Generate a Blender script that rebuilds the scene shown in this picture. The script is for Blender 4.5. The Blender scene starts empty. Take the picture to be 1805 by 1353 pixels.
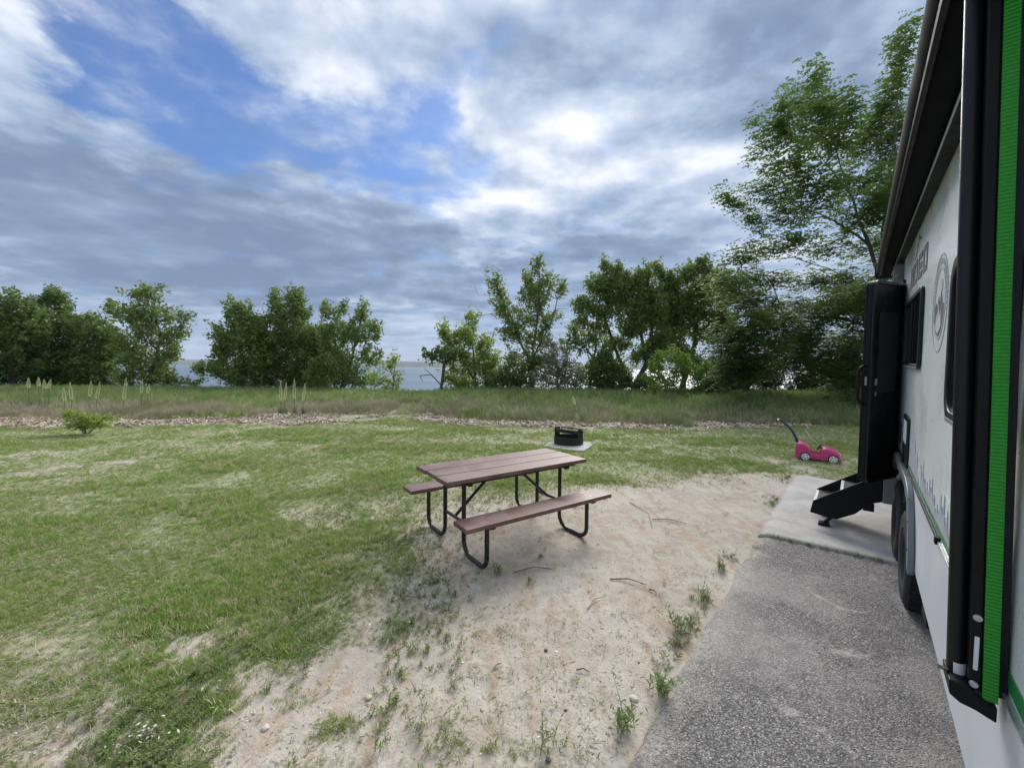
import bpy, bmesh, math, random
import numpy as np
from mathutils import Vector, Matrix, Euler
R = math.radians
random.seed(7); rng = np.random.default_rng(11)
S = bpy.context.scene; COL = S.collection

# ------------------------------------------------------------------ camera
F = 715.0; CH = 1.77; HOR = 647.0; ROLL = 0.010; PIT = math.atan((676.5-HOR)/F)
cam = bpy.data.cameras.new('camera'); camo = bpy.data.objects.new('camera', cam); COL.objects.link(camo)
cam.sensor_width = 36; cam.lens = 36*F/1805; cam.clip_end = 30000; cam.clip_start = .05
camo.matrix_world = Matrix.Translation((0,0,CH)) @ Matrix.Rotation(math.pi/2-PIT,4,'X') @ Matrix.Rotation(ROLL,4,'Z')
S.camera = camo
def ray(u,v):
    X=(u-902.5)/F; Y=(v-676.5)/F; c,s=math.cos(ROLL),math.sin(ROLL)
    x=c*X+s*Y; up=s*X-c*Y
    return np.array([x, math.cos(PIT)+up*math.sin(PIT), -math.sin(PIT)+up*math.cos(PIT)])
def gp(u,v,z=0.):
    r=ray(u,v); return np.array([0,0,CH])+r*(z-CH)/r[2]
def at(u,v,Y):
    r=ray(u,v); return np.array([0,0,CH])+r*Y/r[1]

# ------------------------------------------------------------------ view / light
S.view_settings.view_transform='Standard'; S.view_settings.look='None'
S.view_settings.gamma=1; S.view_settings.use_curve_mapping=False
S.view_settings.exposure=0.5
SUN_AZ=R(22); SUN_EL=R(36)
sl=bpy.data.lights.new('sun','SUN'); sl.energy=3.2; sl.angle=R(34); sl.color=(1,.96,.89)
so=bpy.data.objects.new('sun',sl); COL.objects.link(so)
sd=Vector((math.sin(SUN_AZ)*math.cos(SUN_EL),math.cos(SUN_AZ)*math.cos(SUN_EL),math.sin(SUN_EL)))
so.rotation_euler=sd.to_track_quat('Z','Y').to_euler(); so.location=(0,0,60)

W=bpy.data.worlds.new('World'); S.world=W; W.use_nodes=True
nt=W.node_tree; nt.nodes.clear()
class NT:
    def __init__(s,t): s.t=t
    def n(s,ty,**k):
        o=s.t.nodes.new(ty)
        for a,b in k.items(): setattr(o,a,b)
        return o
    def l(s,a,b): s.t.links.new(a,b)
    def inp(s,sock,val):
        if hasattr(val,'is_output'): s.l(val,sock)
        elif isinstance(val,(tuple,list)) and len(val)==3 and sock.type=='RGBA': sock.default_value=(*val,1)
        else: sock.default_value=val
    def m(s,op,a,b=0.,c=None,clamp=False):
        o=s.n('ShaderNodeMath',operation=op,use_clamp=clamp); s.inp(o.inputs[0],a); s.inp(o.inputs[1],b)
        if c is not None: s.inp(o.inputs[2],c)
        return o.outputs[0]
    def vm(s,op,a,b=(0,0,0),sc=None):
        o=s.n('ShaderNodeVectorMath',operation=op); s.inp(o.inputs[0],a); s.inp(o.inputs[1],b)
        if sc is not None: s.inp(o.inputs[3],sc)
        return o.outputs['Value'] if op in('DOT_PRODUCT','LENGTH','DISTANCE') else o.outputs[0]
    def noise(s,v,scale,det=4,rough=.5,dist=0.,col=False):
        o=s.n('ShaderNodeTexNoise'); s.inp(o.inputs['Vector'],v); s.inp(o.inputs['Scale'],scale)
        o.inputs['Detail'].default_value=det; o.inputs['Roughness'].default_value=rough; o.inputs['Distortion'].default_value=dist
        return o.outputs['Color' if col else 0]
    def mr(s,v,a,b,c=0.,d=1.,smooth=True):
        o=s.n('ShaderNodeMapRange',interpolation_type='SMOOTHSTEP' if smooth else 'LINEAR')
        for i,x in enumerate((v,a,b,c,d)): s.inp(o.inputs[i],x)
        return o.outputs[0]
    def mix(s,f,a,b,mode='MIX'):
        o=s.n('ShaderNodeMix',data_type='RGBA',blend_type=mode); s.inp(o.inputs[0],f); s.inp(o.inputs[6],a); s.inp(o.inputs[7],b)
        return o.outputs[2]
    def ramp(s,f,stops):
        o=s.n('ShaderNodeValToRGB'); s.inp(o.inputs[0],f); e=o.color_ramp.elements
        while len(e)<len(stops): e.new(.5)
        for k,(p,c) in zip(e,stops): k.position=p; k.color=(*c,1)
        return o.outputs[0]
w=NT(nt)
D=w.n('ShaderNodeTexCoord').outputs['Generated']
sep=w.n('ShaderNodeSeparateXYZ'); w.l(D,sep.inputs[0])
dz=w.m('MAXIMUM',sep.outputs[2],0.0)
inv=w.m('DIVIDE',1.0,w.m('ADD',dz,.10))
cmb=w.n('ShaderNodeCombineXYZ'); w.l(w.m('MULTIPLY',sep.outputs[0],inv),cmb.inputs[0]); w.l(w.m('MULTIPLY',sep.outputs[1],inv),cmb.inputs[1])
P=cmb.outputs[0]
# domain warp, so that every lobe below gets ragged edges
wn=w.noise(P,1.3,6,.6,0,True)
wn2=w.noise(P,6.,5,.6,0,True)
wv=w.vm('ADD',w.vm('SCALE',w.vm('SUBTRACT',wn,(.5,.5,.5)),(0,0,0),.30),w.vm('SCALE',w.vm('SUBTRACT',wn2,(.5,.5,.5)),(0,0,0),.10))
Dw=w.vm('ADD',D,wv)
def lobes(lst):
    tot=None
    for (u,v,r,a) in lst:
        q=ray(u,v); L=np.linalg.norm(q); q=q/L
        rr=math.radians(r)
        d=w.vm('DISTANCE',Dw,tuple(q))
        g=w.mr(d,0.,2*math.sin(rr/2)*1.6,a,0.)
        tot=g if tot is None else w.m('ADD',tot,g)
    return tot
# r in degrees
BLUE=[(110,-40,6,.9),(190,40,6,1),(215,110,5,.9),(200,180,4.5,.8),(300,170,5,.9),(370,200,5,1),(440,235,4.5,1),(520,215,5,1),(520,290,4,.7),(600,240,5,1),(670,215,4.5,1),(690,290,4,.8),
      (740,150,4.2,.9),(770,230,4,.8),(820,290,3.5,.7),(810,170,3,.6),(800,90,3.5,.8),(850,85,2.5,.7),(900,60,2.2,.7),(960,40,2.2,.6),(1010,10,2.,.4),(620,330,3,.4),(780,350,3,.6),(720,330,3,.6),(330,110,3.5,.6)]
LIT=[(1120,230,8,.22),(1230,320,8,.30),(1300,300,7,.30),(1180,400,4,.25),(1260,375,4,.3),(1000,330,7,.25),(860,400,4,.45),(920,405,3,.3),(1060,412,2.5,.3),(820,330,5,.3),(860,230,8,.3),(60,90,8,.35),(20,20,9,.25),(480,40,9,.25),(650,60,8,.2),
     (1380,420,6,.25),(250,600,7,.14),(60,490,5,.12),(700,600,7,.14),(950,200,6,.18)]
DARK=[(150,330,8,.20),(330,370,8,.28),(520,420,8,.34),(700,470,8,.34),(860,490,7,.3),(1050,470,7,.30),(1200,450,6,.22),(120,430,8,.28),(300,480,8,.26),(500,500,7,.22),(1120,130,6,.22),(1280,190,7,.22),(1480,130,10,.22),(1330,90,7,.2),(30,270,7,.1),(1000,590,6,.1),(900,120,4,.12),(1150,330,3,.12)]
nb=w.noise(P,1.7,9,.58,.12)
nf=w.noise(P,4.8,7,.56,.1)
blue=w.m('ADD',w.m('MINIMUM',lobes(BLUE),1.25),w.m('MULTIPLY',w.m('SUBTRACT',w.m('ADD',w.m('MULTIPLY',nb,.55),w.m('MULTIPLY',nf,.45)),.5),-5.0))
blue=w.m('ADD',blue,w.mr(w.noise(w.vm('ADD',P,(7,3,0)),.55,5,.55),.60,.8,0.,.9))
gap=w.m('MULTIPLY',w.mr(blue,.10,1.6),.93)
nl=w.noise(w.vm('ADD',P,(3.1,8.2,0)),1.1,8,.52,.1)
r1=w.noise(P,2.0,7,.52,.1); r2=w.noise(w.vm('ADD',P,(math.sin(SUN_AZ)*.15,math.cos(SUN_AZ)*.15,0)),2.0,7,.52,.1)
relief=w.m('MULTIPLY',w.m('SUBTRACT',r1,r2),w.mr(sep.outputs[2],.12,.5,.75,1.9))      # billows: the side towards the sun is lighter
lit=w.m('ADD',relief,w.m('MULTIPLY',w.m('SUBTRACT',nl,.5),.9))
lit=w.m('ADD',lit,w.m('MULTIPLY',w.m('SUBTRACT',nf,.5),w.mr(sep.outputs[2],.20,.45,.20,.7)))
lit=w.m('ADD',lit,w.m('SUBTRACT',w.m('MINIMUM',lobes(LIT),.22),w.m('MINIMUM',lobes(DARK),.42)))
lit=w.m('ADD',lit,w.mr(sep.outputs[2],.55,.95,0.,.36))      # cloud deck brightened overhead to add light on the ground and trailer wall
lit=w.m('ADD',lit,.46)
cl=w.ramp(lit,[(0,(.18,.245,.375)),(.22,(.24,.32,.46)),(.42,(.34,.43,.59)),(.62,(.48,.56,.70)),(.84,(.68,.735,.83)),(1,(.86,.87,.90))])
hz=w.mr(dz,0.,.13,.62,0.)
cl=w.mix(hz,cl,(.40,.49,.64))
sky=w.n('ShaderNodeTexSky',sky_type='NISHITA'); sky.sun_disc=False; sky.sun_elevation=SUN_EL; sky.sun_rotation=SUN_AZ; sky.altitude=500
SKYS=.10
clS=w.vm('SCALE',cl,(0,0,0),.86/SKYS)
skyc=w.mix(1.0,sky.outputs[0],(.50,.70,1.02),'MULTIPLY')
fin=w.mix(gap,clS,skyc)
bg=w.n('ShaderNodeBackground'); w.l(fin,bg.inputs[0]); bg.inputs[1].default_value=SKYS
wo=w.n('ShaderNodeOutputWorld'); w.l(bg.outputs[0],wo.inputs[0])
W.cycles.sampling_method='MANUAL'; W.cycles.sample_map_resolution=512
S.cycles.max_bounces=6; S.cycles.diffuse_bounces=3; S.cycles.glossy_bounces=3; S.cycles.transmission_bounces=4; S.cycles.transparent_max_bounces=6

# ------------------------------------------------------------------ noise in numpy
def hsh(ix,iy,s):
    h=(ix*374761393+iy*668265263+s*2147483647)&0xffffffff
    h=((h^(h>>13))*1274126177)&0xffffffff
    return ((h^(h>>16))&0xffff)/65535.
def vnoise(x,y,s=0):
    ix=np.floor(x).astype(np.int64); iy=np.floor(y).astype(np.int64); fx=x-ix; fy=y-iy
    fx=fx*fx*(3-2*fx); fy=fy*fy*(3-2*fy)
    a=hsh(ix,iy,s);b=hsh(ix+1,iy,s);c=hsh(ix,iy+1,s);d=hsh(ix+1,iy+1,s)
    return (a+(b-a)*fx)*(1-fy)+(c+(d-c)*fx)*fy
def fbm(x,y,oct=4,s=0,g=.5):
    t=0;a=1;n=0
    for k in range(oct):
        t=t+a*vnoise(x*2**k+17.3*k,y*2**k-9.1*k,s+k*13); n+=a; a*=g
    return t/n
def sstep(a,b,x):
    t=np.clip((x-a)/(b-a),0,1); return t*t*(3-2*t)

# ------------------------------------------------------------------ materials
def mat(name): 
    m=bpy.data.materials.new(name); m.use_nodes=True; m.node_tree.nodes.clear()
    return m,NT(m.node_tree)
def principled(g,col,rough=.6,metal=0.,spec=.5,bump=None,bstr=.3,bdist=.01,coat=0.,trans=None):
    p=g.n('ShaderNodeBsdfPrincipled'); g.inp(p.inputs['Base Color'],col); g.inp(p.inputs['Roughness'],rough); g.inp(p.inputs['Metallic'],metal)
    p.inputs['Specular IOR Level'].default_value=spec; p.inputs['Coat Weight'].default_value=coat; p.inputs['Coat Roughness'].default_value=.06
    if bump is not None:
        b=g.n('ShaderNodeBump'); g.inp(b.inputs['Height'],bump); b.inputs['Strength'].default_value=bstr; b.inputs['Distance'].default_value=bdist
        g.l(b.outputs[0],p.inputs['Normal'])
    o=g.n('ShaderNodeOutputMaterial'); sh=p.outputs[0]
    if trans:
        t=g.n('ShaderNodeBsdfTranslucent'); g.inp(t.inputs[0],trans[0]); mx=g.n('ShaderNodeMixShader'); mx.inputs[0].default_value=trans[1]
        g.l(sh,mx.inputs[1]); g.l(t.outputs[0],mx.inputs[2]); sh=mx.outputs[0]
    g.l(sh,o.inputs[0]); return p
def obco(g): return g.n('ShaderNodeTexCoord').outputs['Object']
def pos(g): return g.n('ShaderNodeNewGeometry').outputs['Position']
def simple(name,c,rough=.5,metal=0.,var=.12,sc=8.,bump=0.,coat=0.,spec=.5,bsc=60.):
    m,g=mat(name); co=obco(g); n=g.noise(co,sc,6,.6); n2=g.noise(co,sc*7,4,.6)
    f=g.m('ADD',g.m('MULTIPLY',n,.7),g.m('MULTIPLY',n2,.3))
    col=g.mix(g.mr(f,.3,.7),tuple(x*(1-var) for x in c),tuple(min(1,x*(1+var)) for x in c))
    rg=g.mr(n,.3,.7,max(.02,rough-.07),min(1,rough+.08))
    principled(g,col,rg,metal,spec,g.noise(co,bsc,4,.6) if bump else None,bump,.004,coat); return m
def leafmat(name,a,b,c,tr=.3,psc=.35,rough=.55):
    m,g=mat(name); geo=g.n('ShaderNodeNewGeometry'); r=geo.outputs['Random Per Island']
    pn=g.noise(geo.outputs['Position'],psc*3,3,.6)
    col=g.mix(g.mr(r,0,1,0,1,False),a,b); col=g.mix(g.mr(pn,.42,.66,0.,.7),col,c)
    principled(g,col,rough,0,.35,trans=(g.mix(.5,col,tuple(min(1,x*1.9) for x in b)),tr)); return m
def instmat(name,a,b,c,d=None,psc=.5,tr=.25,rough=.6,dw=(.6,.75)):
    m,g=mat(name); geo=g.n('ShaderNodeNewGeometry'); oi=g.n('ShaderNodeObjectInfo').outputs['Random']
    pn=g.noise(geo.outputs['Position'],psc,5,.6); col=g.mix(geo.outputs['Random Per Island'],a,b)
    col=g.mix(g.mr(pn,.40,.62,0.,.85),col,c)
    if d: col=g.mix(g.mr(oi,dw[0],dw[1],0.,1.),col,d)
    col=g.mix(1.0,col,g.mix(oi,(.8,.8,.8),(1.2,1.2,1.2)),'MULTIPLY')
    principled(g,col,rough,0,.3,trans=(col,tr)); return m

# ------------------------------------------------------------------ mesh helpers
def link(name,me,m=None,parent=None,smooth=False):
    if m is not None: me.materials.append(m)
    if smooth and len(me.polygons): me.polygons.foreach_set('use_smooth',[True]*len(me.polygons))
    o=bpy.data.objects.new(name,me); COL.objects.link(o)
    if parent is not None: o.parent=parent
    return o
class MB:
    def __init__(s): s.v=[];s.f=[]
    def add(s,vs,fs):
        k=len(s.v); s.v+= [tuple(map(float,x)) for x in vs]; s.f+=[tuple(i+k for i in f) for f in fs]; return s
    def box(s,a,b,M=None,bev=0.):
        (x0,y0,z0),(x1,y1,z1)=a,b
        if bev<=0:
            vs=[(x0,y0,z0),(x1,y0,z0),(x1,y1,z0),(x0,y1,z0),(x0,y0,z1),(x1,y0,z1),(x1,y1,z1),(x0,y1,z1)]
            fs=[(0,3,2,1),(4,5,6,7),(0,1,5,4),(1,2,6,5),(2,3,7,6),(3,0,4,7)]
        else:
            bm=bmesh.new(); bmesh.ops.create_cube(bm,size=1)
            for v in bm.verts: v.co=((x0+x1)/2+v.co.x*(x1-x0),(y0+y1)/2+v.co.y*(y1-y0),(z0+z1)/2+v.co.z*(z1-z0))
            bmesh.ops.bevel(bm,geom=bm.edges[:]+bm.verts[:],offset=bev,segments=2,affect='EDGES',profile=.5)
            bm.verts.index_update(); vs=[tuple(v.co) for v in bm.verts]; fs=[tuple(v.index for v in f.verts) for f in bm.faces]; bm.free()
        if M is not None: vs=[tuple(M@Vector(v)) for v in vs]
        return s.add(vs,fs)
    def tube(s,pts,r,seg=10,cap=True):
        pts=[Vector(p) for p in pts]; n=len(pts); rs=r if isinstance(r,(list,tuple)) else [r]*n
        vs=[];fs=[]; up=None
        for i,p in enumerate(pts):
            t=(pts[min(i+1,n-1)]-pts[max(i-1,0)]).normalized()
            if up is None: up=Vector((0,0,1)) if abs(t.z)<.9 else Vector((1,0,0))
            a=t.cross(up).normalized(); b=a.cross(t).normalized(); up=b
            for k in range(seg):
                q=2*math.pi*k/seg; vs.append(p+(a*math.cos(q)+b*math.sin(q))*rs[i])
        for i in range(n-1):
            for k in range(seg):
                k2=(k+1)%seg; fs.append((i*seg+k,i*seg+k2,(i+1)*seg+k2,(i+1)*seg+k))
        if cap: fs.append(tuple(range(seg))[::-1]); fs.append(tuple(range((n-1)*seg,n*seg)))
        return s.add(vs,fs)
    def prism(s,poly,a,b,M=None):
        """poly: 2D list (p,q); extruded along third axis from a to b; axes (p,q,h) mapped by M"""
        n=len(poly); vs=[(p,q,a) for p,q in poly]+[(p,q,b) for p,q in poly]
        fs=[tuple(range(n))[::-1],tuple(range(n,2*n))]+[(i,(i+1)%n,n+(i+1)%n,n+i) for i in range(n)]
        if M is not None: vs=[tuple(M@Vector(v)) for v in vs]
        return s.add(vs,fs)
    def ring(s,outer,inner,a,b,M=None):
        n=len(outer); vs=[(p,q,a) for p,q in outer]+[(p,q,a) for p,q in inner]+[(p,q,b) for p,q in outer]+[(p,q,b) for p,q in inner]
        fs=[]
        for i in range(n):
            j=(i+1)%n
            fs+=[(i,n+i,n+j,j),(2*n+i,2*n+j,3*n+j,3*n+i),(i,j,2*n+j,2*n+i),(n+i,3*n+i,3*n+j,n+j)]
        if M is not None: vs=[tuple(M@Vector(v)) for v in vs]
        return s.add(vs,fs)
    def lathe(s,prof,M=None,seg=28):
        """prof: (r,h) around h axis z"""
        n=len(prof); vs=[];fs=[]
        for k in range(seg):
            q=2*math.pi*k/seg
            for r,h in prof: vs.append((r*math.cos(q),r*math.sin(q),h))
        for k in range(seg):
            k2=(k+1)%seg
            for i in range(n-1): fs.append((k*n+i,k2*n+i,k2*n+i+1,k*n+i+1))
        if M is not None: vs=[tuple(M@Vector(v)) for v in vs]
        return s.add(vs,fs)
    def build(s,name,m,parent=None,off=(0,0,0),smooth=False,bevel=0.,fix=True,seg=2):
        me=bpy.data.meshes.new(name); o3=Vector(off)
        me.from_pydata([tuple(Vector(v)-o3) for v in s.v],[],s.f)
        if fix:
            bm=bmesh.new(); bm.from_mesh(me); bmesh.ops.recalc_face_normals(bm,faces=bm.faces[:]); bm.to_mesh(me); bm.free()
        o=link(name,me,m,parent)
        if smooth or bevel:
            me.polygons.foreach_set('use_smooth',[True]*len(me.polygons))
            me.set_sharp_from_angle(angle=R(38))
        if bevel:
            b=o.modifiers.new('bevel','BEVEL'); b.width=bevel; b.segments=seg; b.limit_method='ANGLE'; b.angle_limit=R(35); b.harden_normals=True
        return o
def rrect(x0,x1,y0,y1,r,n=5):
    out=[]
    for cx,cy,a0 in((x1-r,y1-r,0),(x0+r,y1-r,90),(x0+r,y0+r,180),(x1-r,y0+r,270)):
        for k in range(n+1):
            a=R(a0+90*k/n); out.append((cx+r*math.cos(a),cy+r*math.sin(a)))
    return out
def thing(name,label,cat,loc=(0,0,0),rot=None,group=None):
    o=bpy.data.objects.new(name,None); COL.objects.link(o); o.empty_display_size=.1
    o.location=loc
    if rot is not None: o.rotation_euler=rot
    return tag(o,label,cat,group)
def tag(o,label=None,cat=None,group=None,kind=None):
    for k,v in(('label',label),('category',cat),('group',group),('kind',kind)):
        if v: o[k]=v
    return o
def npmesh(name,V,Fc,n):
    me=bpy.data.meshes.new(name); V=np.ascontiguousarray(V,dtype=np.float32); Fc=np.ascontiguousarray(Fc,dtype=np.int32)
    me.vertices.add(len(V)); me.vertices.foreach_set('co',V.ravel()); me.loops.add(Fc.size); me.loops.foreach_set('vertex_index',Fc.ravel())
    me.polygons.add(len(Fc)); me.polygons.foreach_set('loop_start',np.arange(0,Fc.size,n,dtype=np.int32)); me.update(calc_edges=True); return me

# ------------------------------------------------------------------ trailer frame (used for the paving too)
AZ=R(40.5); EL=R(1.2)
T_=Vector((math.sin(AZ)*math.cos(EL),math.cos(AZ)*math.cos(EL),math.sin(EL))); R_=Vector((math.cos(AZ),-math.sin(AZ),0)); N_=R_.cross(T_)
def pav(X,s): return np.array([math.cos(AZ)*X+math.sin(AZ)*s, -math.sin(AZ)*X+math.cos(AZ)*s])

# ------------------------------------------------------------------ terrain
SANDP=[gp(u,v)[:2] for u,v in ((430,1353),(520,1215),(600,1110),(640,1000),(655,925),(720,885),(830,868),(940,868),(1060,852),(1160,835),(1290,826),(1420,832))]
SANDP+= [gp(1560,850)[:2], pav(.4,0), pav(.0,-3), np.array([-1.2,-2.]), np.array([-1.05,.6])]
SANDP=np.array(SANDP)
def sdpoly(x,y,P):
    d=np.full(x.shape,1e9); ins=np.zeros(x.shape,bool); n=len(P)
    for i in range(n):
        a=P[i];b=P[(i+1)%n]; e=b-a; wx=x-a[0]; wy=y-a[1]; t=np.clip((wx*e[0]+wy*e[1])/(e@e),0,1)
        d=np.minimum(d,np.hypot(wx-e[0]*t,wy-e[1]*t))
        c=((a[1]>y)!=(b[1]>y))&(x<(b[0]-a[0])*(y-a[1])/(b[1]-a[1]+1e-12)+a[0]); ins^=c
    return np.where(ins,-d,d)
def gz(u): # helper for boundary as y at azimuth slope x/y
    return u
def grassw(x,y):
    """0 bare sand .. 1 lawn"""
    d=sdpoly(x,y,SANDP)+(fbm(x*1.1,y*1.1,4,5)-.5)*.9+(fbm(x*4,y*4,3,8)-.5)*.8
    g=sstep(-1.5,1.1,d)**1.25
    bald=sstep(.55,.72,fbm(x*.45+9,y*.9+2,4,21))*.6+sstep(.58,.74,fbm(x*1.4,y*1.9,3,31))*.55
    return np.clip(g-bald*(1-sstep(.0,.9,g)*.25)*(1-.4*sstep(6,10,y)),0,1)
# mulch / berm front line, y as a function of x
def ymul(x):
    s=x
    left=np.interp(x,[-16,-11,-6,-4.3],[10.6,11.7,12.5,13.2]); right=np.interp(x,[-3.2,-1,1,4,7,10,20],[13.6,12.3,12.2,12.2,12.6,13.0,13.5])
    return np.where(x<-3.8,left,right)-.55+ (fbm(x*.8,x*0+3,3,44)-.5)*.5
def pathw(x,y):   # short green gap between the two mulch strips
    return np.clip(1-np.abs(x+3.9+(y-13)*.06)/(.75+.5*(fbm(x*1.5,y*1.5,2,3)-.5)),0,1)
def mulchw(x,y):
    d=y-ymul(x); wd=np.interp(x,[-14,-5,-3,0,4,8,9.5],[2.8,2.5,2.1,1.3,1.2,1.1,.5])*(.35+1.1*fbm(x*.9,y*.3,3,71))
    return sstep(.30,.48,fbm(x*1.1+5,y*1.6,3,77))*sstep(-.15,.25,d+(fbm(x*3,y*3,3,51)-.5)*.7)*(1-sstep(wd-.3,wd+.2,d))*(1-sstep(.1,.5,pathw(x,y)))*(x<9.6)
def zter(x,y):
    z=.03*(fbm(x*.35,y*.35,3,2)-.5)*sstep(5,9,np.hypot(x,y))*2
    b=sstep(12.5,19.5,y+.0*x)*.30
    z=z+b+.30*(fbm(x*.28,y*.3,3,61)-.5)*sstep(13,17,y)
    fall=sstep(23,60,y)*11.5+sstep(23.5,40,y)*1.2
    return z-fall
PX0,PX1=-.76,3.2
def inpave(x,y,m=.0):
    X=math.cos(AZ)*x-math.sin(AZ)*y; s=math.sin(AZ)*x+math.cos(AZ)*y
    return (X>PX0+m)&(X<PX1-m)&(s>-5+m)&(s<8.15-m)

# polar-ish ground sheet, fine close to the camera, out to the lake shore
nr,na=430,640
rr=np.concatenate([[0.3],.5*np.exp(np.linspace(0,math.log(180),nr-1))])
aa=np.concatenate([np.linspace(-math.pi,-1.15,90,endpoint=False),np.linspace(-1.15,1.15,na-180),np.linspace(1.15,math.pi,91)[1:-1]]); na=len(aa)
RR,AA=np.meshgrid(rr,aa,indexing='ij'); X=RR*np.sin(AA); Y=RR*np.cos(AA)
Yc=np.maximum(Y,-60)
Z=zter(X,Y); G=grassw(X,Y); Mu=mulchw(X,Y)
nearf=1-sstep(5,9,RR)
track=fbm(X*3+Y*1.0,Y*.9-X*.9,4,81)
Z+= nearf*((fbm(X*7,Y*7,4,90)-.5)*.014+(fbm(X*26,Y*26,3,95)-.5)*.010+(track-.5)*.018)
Z+= Mu*(fbm(X*9,Y*9,2,12)-.3)*.05
Z=np.where(inpave(X,Y,.05),-.05,Z)
idx=np.arange(nr*na).reshape(nr,na)
q=np.stack([idx[:-1,:],idx[1:,:],np.roll(idx,-1,1)[1:,:],np.roll(idx,-1,1)[:-1,:]],-1).reshape(-1,4)
q=q[:,::-1]
V=np.stack([X.ravel(),Y.ravel(),Z.ravel()],1); V=np.vstack([V,[[0,0,Z[0].mean()]]])
me=npmesh('ground',V,q,4)
c=len(V)-1
at_=me.attributes.new('grass','FLOAT','POINT'); at_.data.foreach_set('value',np.r_[G.ravel(),0].astype(np.float32))
at_=me.attributes.new('mulch','FLOAT','POINT'); at_.data.foreach_set('value',np.r_[Mu.ravel(),0].astype(np.float32))
gm,g=mat('ground_soil')
pp=pos(g)
ag=g.n('ShaderNodeAttribute',attribute_name='grass').outputs['Fac']; am=g.n('ShaderNodeAttribute',attribute_name='mulch').outputs['Fac']
n1=g.noise(pp,1.1,7,.62,.4); n2=g.noise(pp,9,6,.65); n3=g.noise(pp,60,4,.7); 
mp=g.n('ShaderNodeMapping'); g.l(pp,mp.inputs[0]); mp.inputs['Rotation'].default_value=(0,0,R(42)); mp.inputs['Scale'].default_value=(7,1.2,1)
n4=g.noise(mp.outputs[0],1.0,6,.6,.3)
sand=g.mix(g.mr(n1,.36,.62),(.49,.445,.385),(.39,.34,.28))
sand=g.mix(g.mr(n4,.48,.68,0.,.85),sand,(.38,.27,.185))
sand=g.mix(g.mr(n2,.40,.66,0.,.5),sand,(.56,.51,.44))
sand=g.mix(g.mr(n3,.30,.5,.45,0.),sand,(.30,.25,.20))
vo=g.n('ShaderNodeTexVoronoi'); g.l(pp,vo.inputs['Vector']); vo.inputs['Scale'].default_value=38
spk=g.m('MULTIPLY',g.mr(vo.outputs['Distance'],.10,.16,1.,0.),g.mr(g.noise(pp,6,3,.6),.5,.62))
sand=g.mix(g.m('MULTIPLY',spk,.7),sand,(.13,.10,.08))
that=g.mix(g.mr(n2,.35,.65),(.42,.38,.28),(.24,.26,.13)); that=g.mix(g.mr(n1,.4,.6,0,.5),that,(.17,.24,.08))
lf=g.mr(g.m('ADD',ag,g.m('MULTIPLY',g.m('SUBTRACT',n3,.5),.7)),.25,.8)
col=g.mix(g.m('MULTIPLY',lf,.92),sand,that)
mul=g.mix(g.mr(g.noise(pp,26,3,.7),.35,.65),(.48,.42,.35),(.24,.19,.15))
col=g.mix(am,col,mul)
sy=g.n('ShaderNodeSeparateXYZ'); g.l(pp,sy.inputs[0])
far=g.mr(sy.outputs[1],15.,17.,0.,1.); col=g.mix(far,col,g.mix(n1,(.16,.20,.07),(.34,.31,.19)))
bh=g.m('ADD',g.m('MULTIPLY',n2,.6),g.m('ADD',g.m('MULTIPLY',n3,.35),g.m('MULTIPLY',n4,.7)))
principled(g,col,.95,0,.15,bh,.75,.03)
ground=tag(link('ground',me,gm,None,True),kind='structure')

# lake and far shore
wm,g=mat('lake_water'); pp=pos(g)
mpn=g.n('ShaderNodeMapping'); g.l(pp,mpn.inputs[0]); mpn.inputs['Scale'].default_value=(.25,1,1)
principled(g,g.mix(g.mr(g.noise(mpn.outputs[0],.02,4,.6),.4,.6),(.10,.15,.20),(.14,.19,.24)),.45,0,.22,g.noise(mpn.outputs[0],.9,5,.6),.5,.25)
LZ=-9.5
me=bpy.data.meshes.new('lake'); me.from_pydata([(-12000,38,LZ),(12000,38,LZ),(12000,11000,LZ),(-12000,11000,LZ)],[],[(0,1,2,3)])
tag(link('lake',me,wm),kind='structure')
nx=220; xs=np.linspace(-9500,9500,nx); hh=[]
V=[];Fq=[]
rows=[(4300,0),(4450,.35),(4800,.7),(5400,1.),(6300,.9),(7500,-.2)]
for j,(yy,f) in enumerate(rows):
    h=LZ-1+f*(42+55*fbm(xs/1500+j*.15,xs*0+j*.2,4,7)+10*fbm(xs/150,xs*0+j,3,9)) if j else LZ-1+xs*0
    V.append(np.stack([xs,yy+200*fbm(xs/700,xs*0+2,3,4)+0*xs,h],1))
V=np.vstack(V); ii=np.arange(len(rows)*nx).reshape(len(rows),nx)
Fq=np.stack([ii[:-1,:-1],ii[:-1,1:],ii[1:,1:],ii[1:,:-1]],-1).reshape(-1,4)
hm,g=mat('far_hill_grass'); pp=pos(g)
principled(g,g.mix(g.mr(g.noise(pp,.004,5,.6),.4,.6),(.06,.10,.06),(.10,.13,.08)),.9,0,.1)
tag(link('far_hills',npmesh('far_hills',V,Fq,4),hm,None,True),kind='structure')

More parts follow.
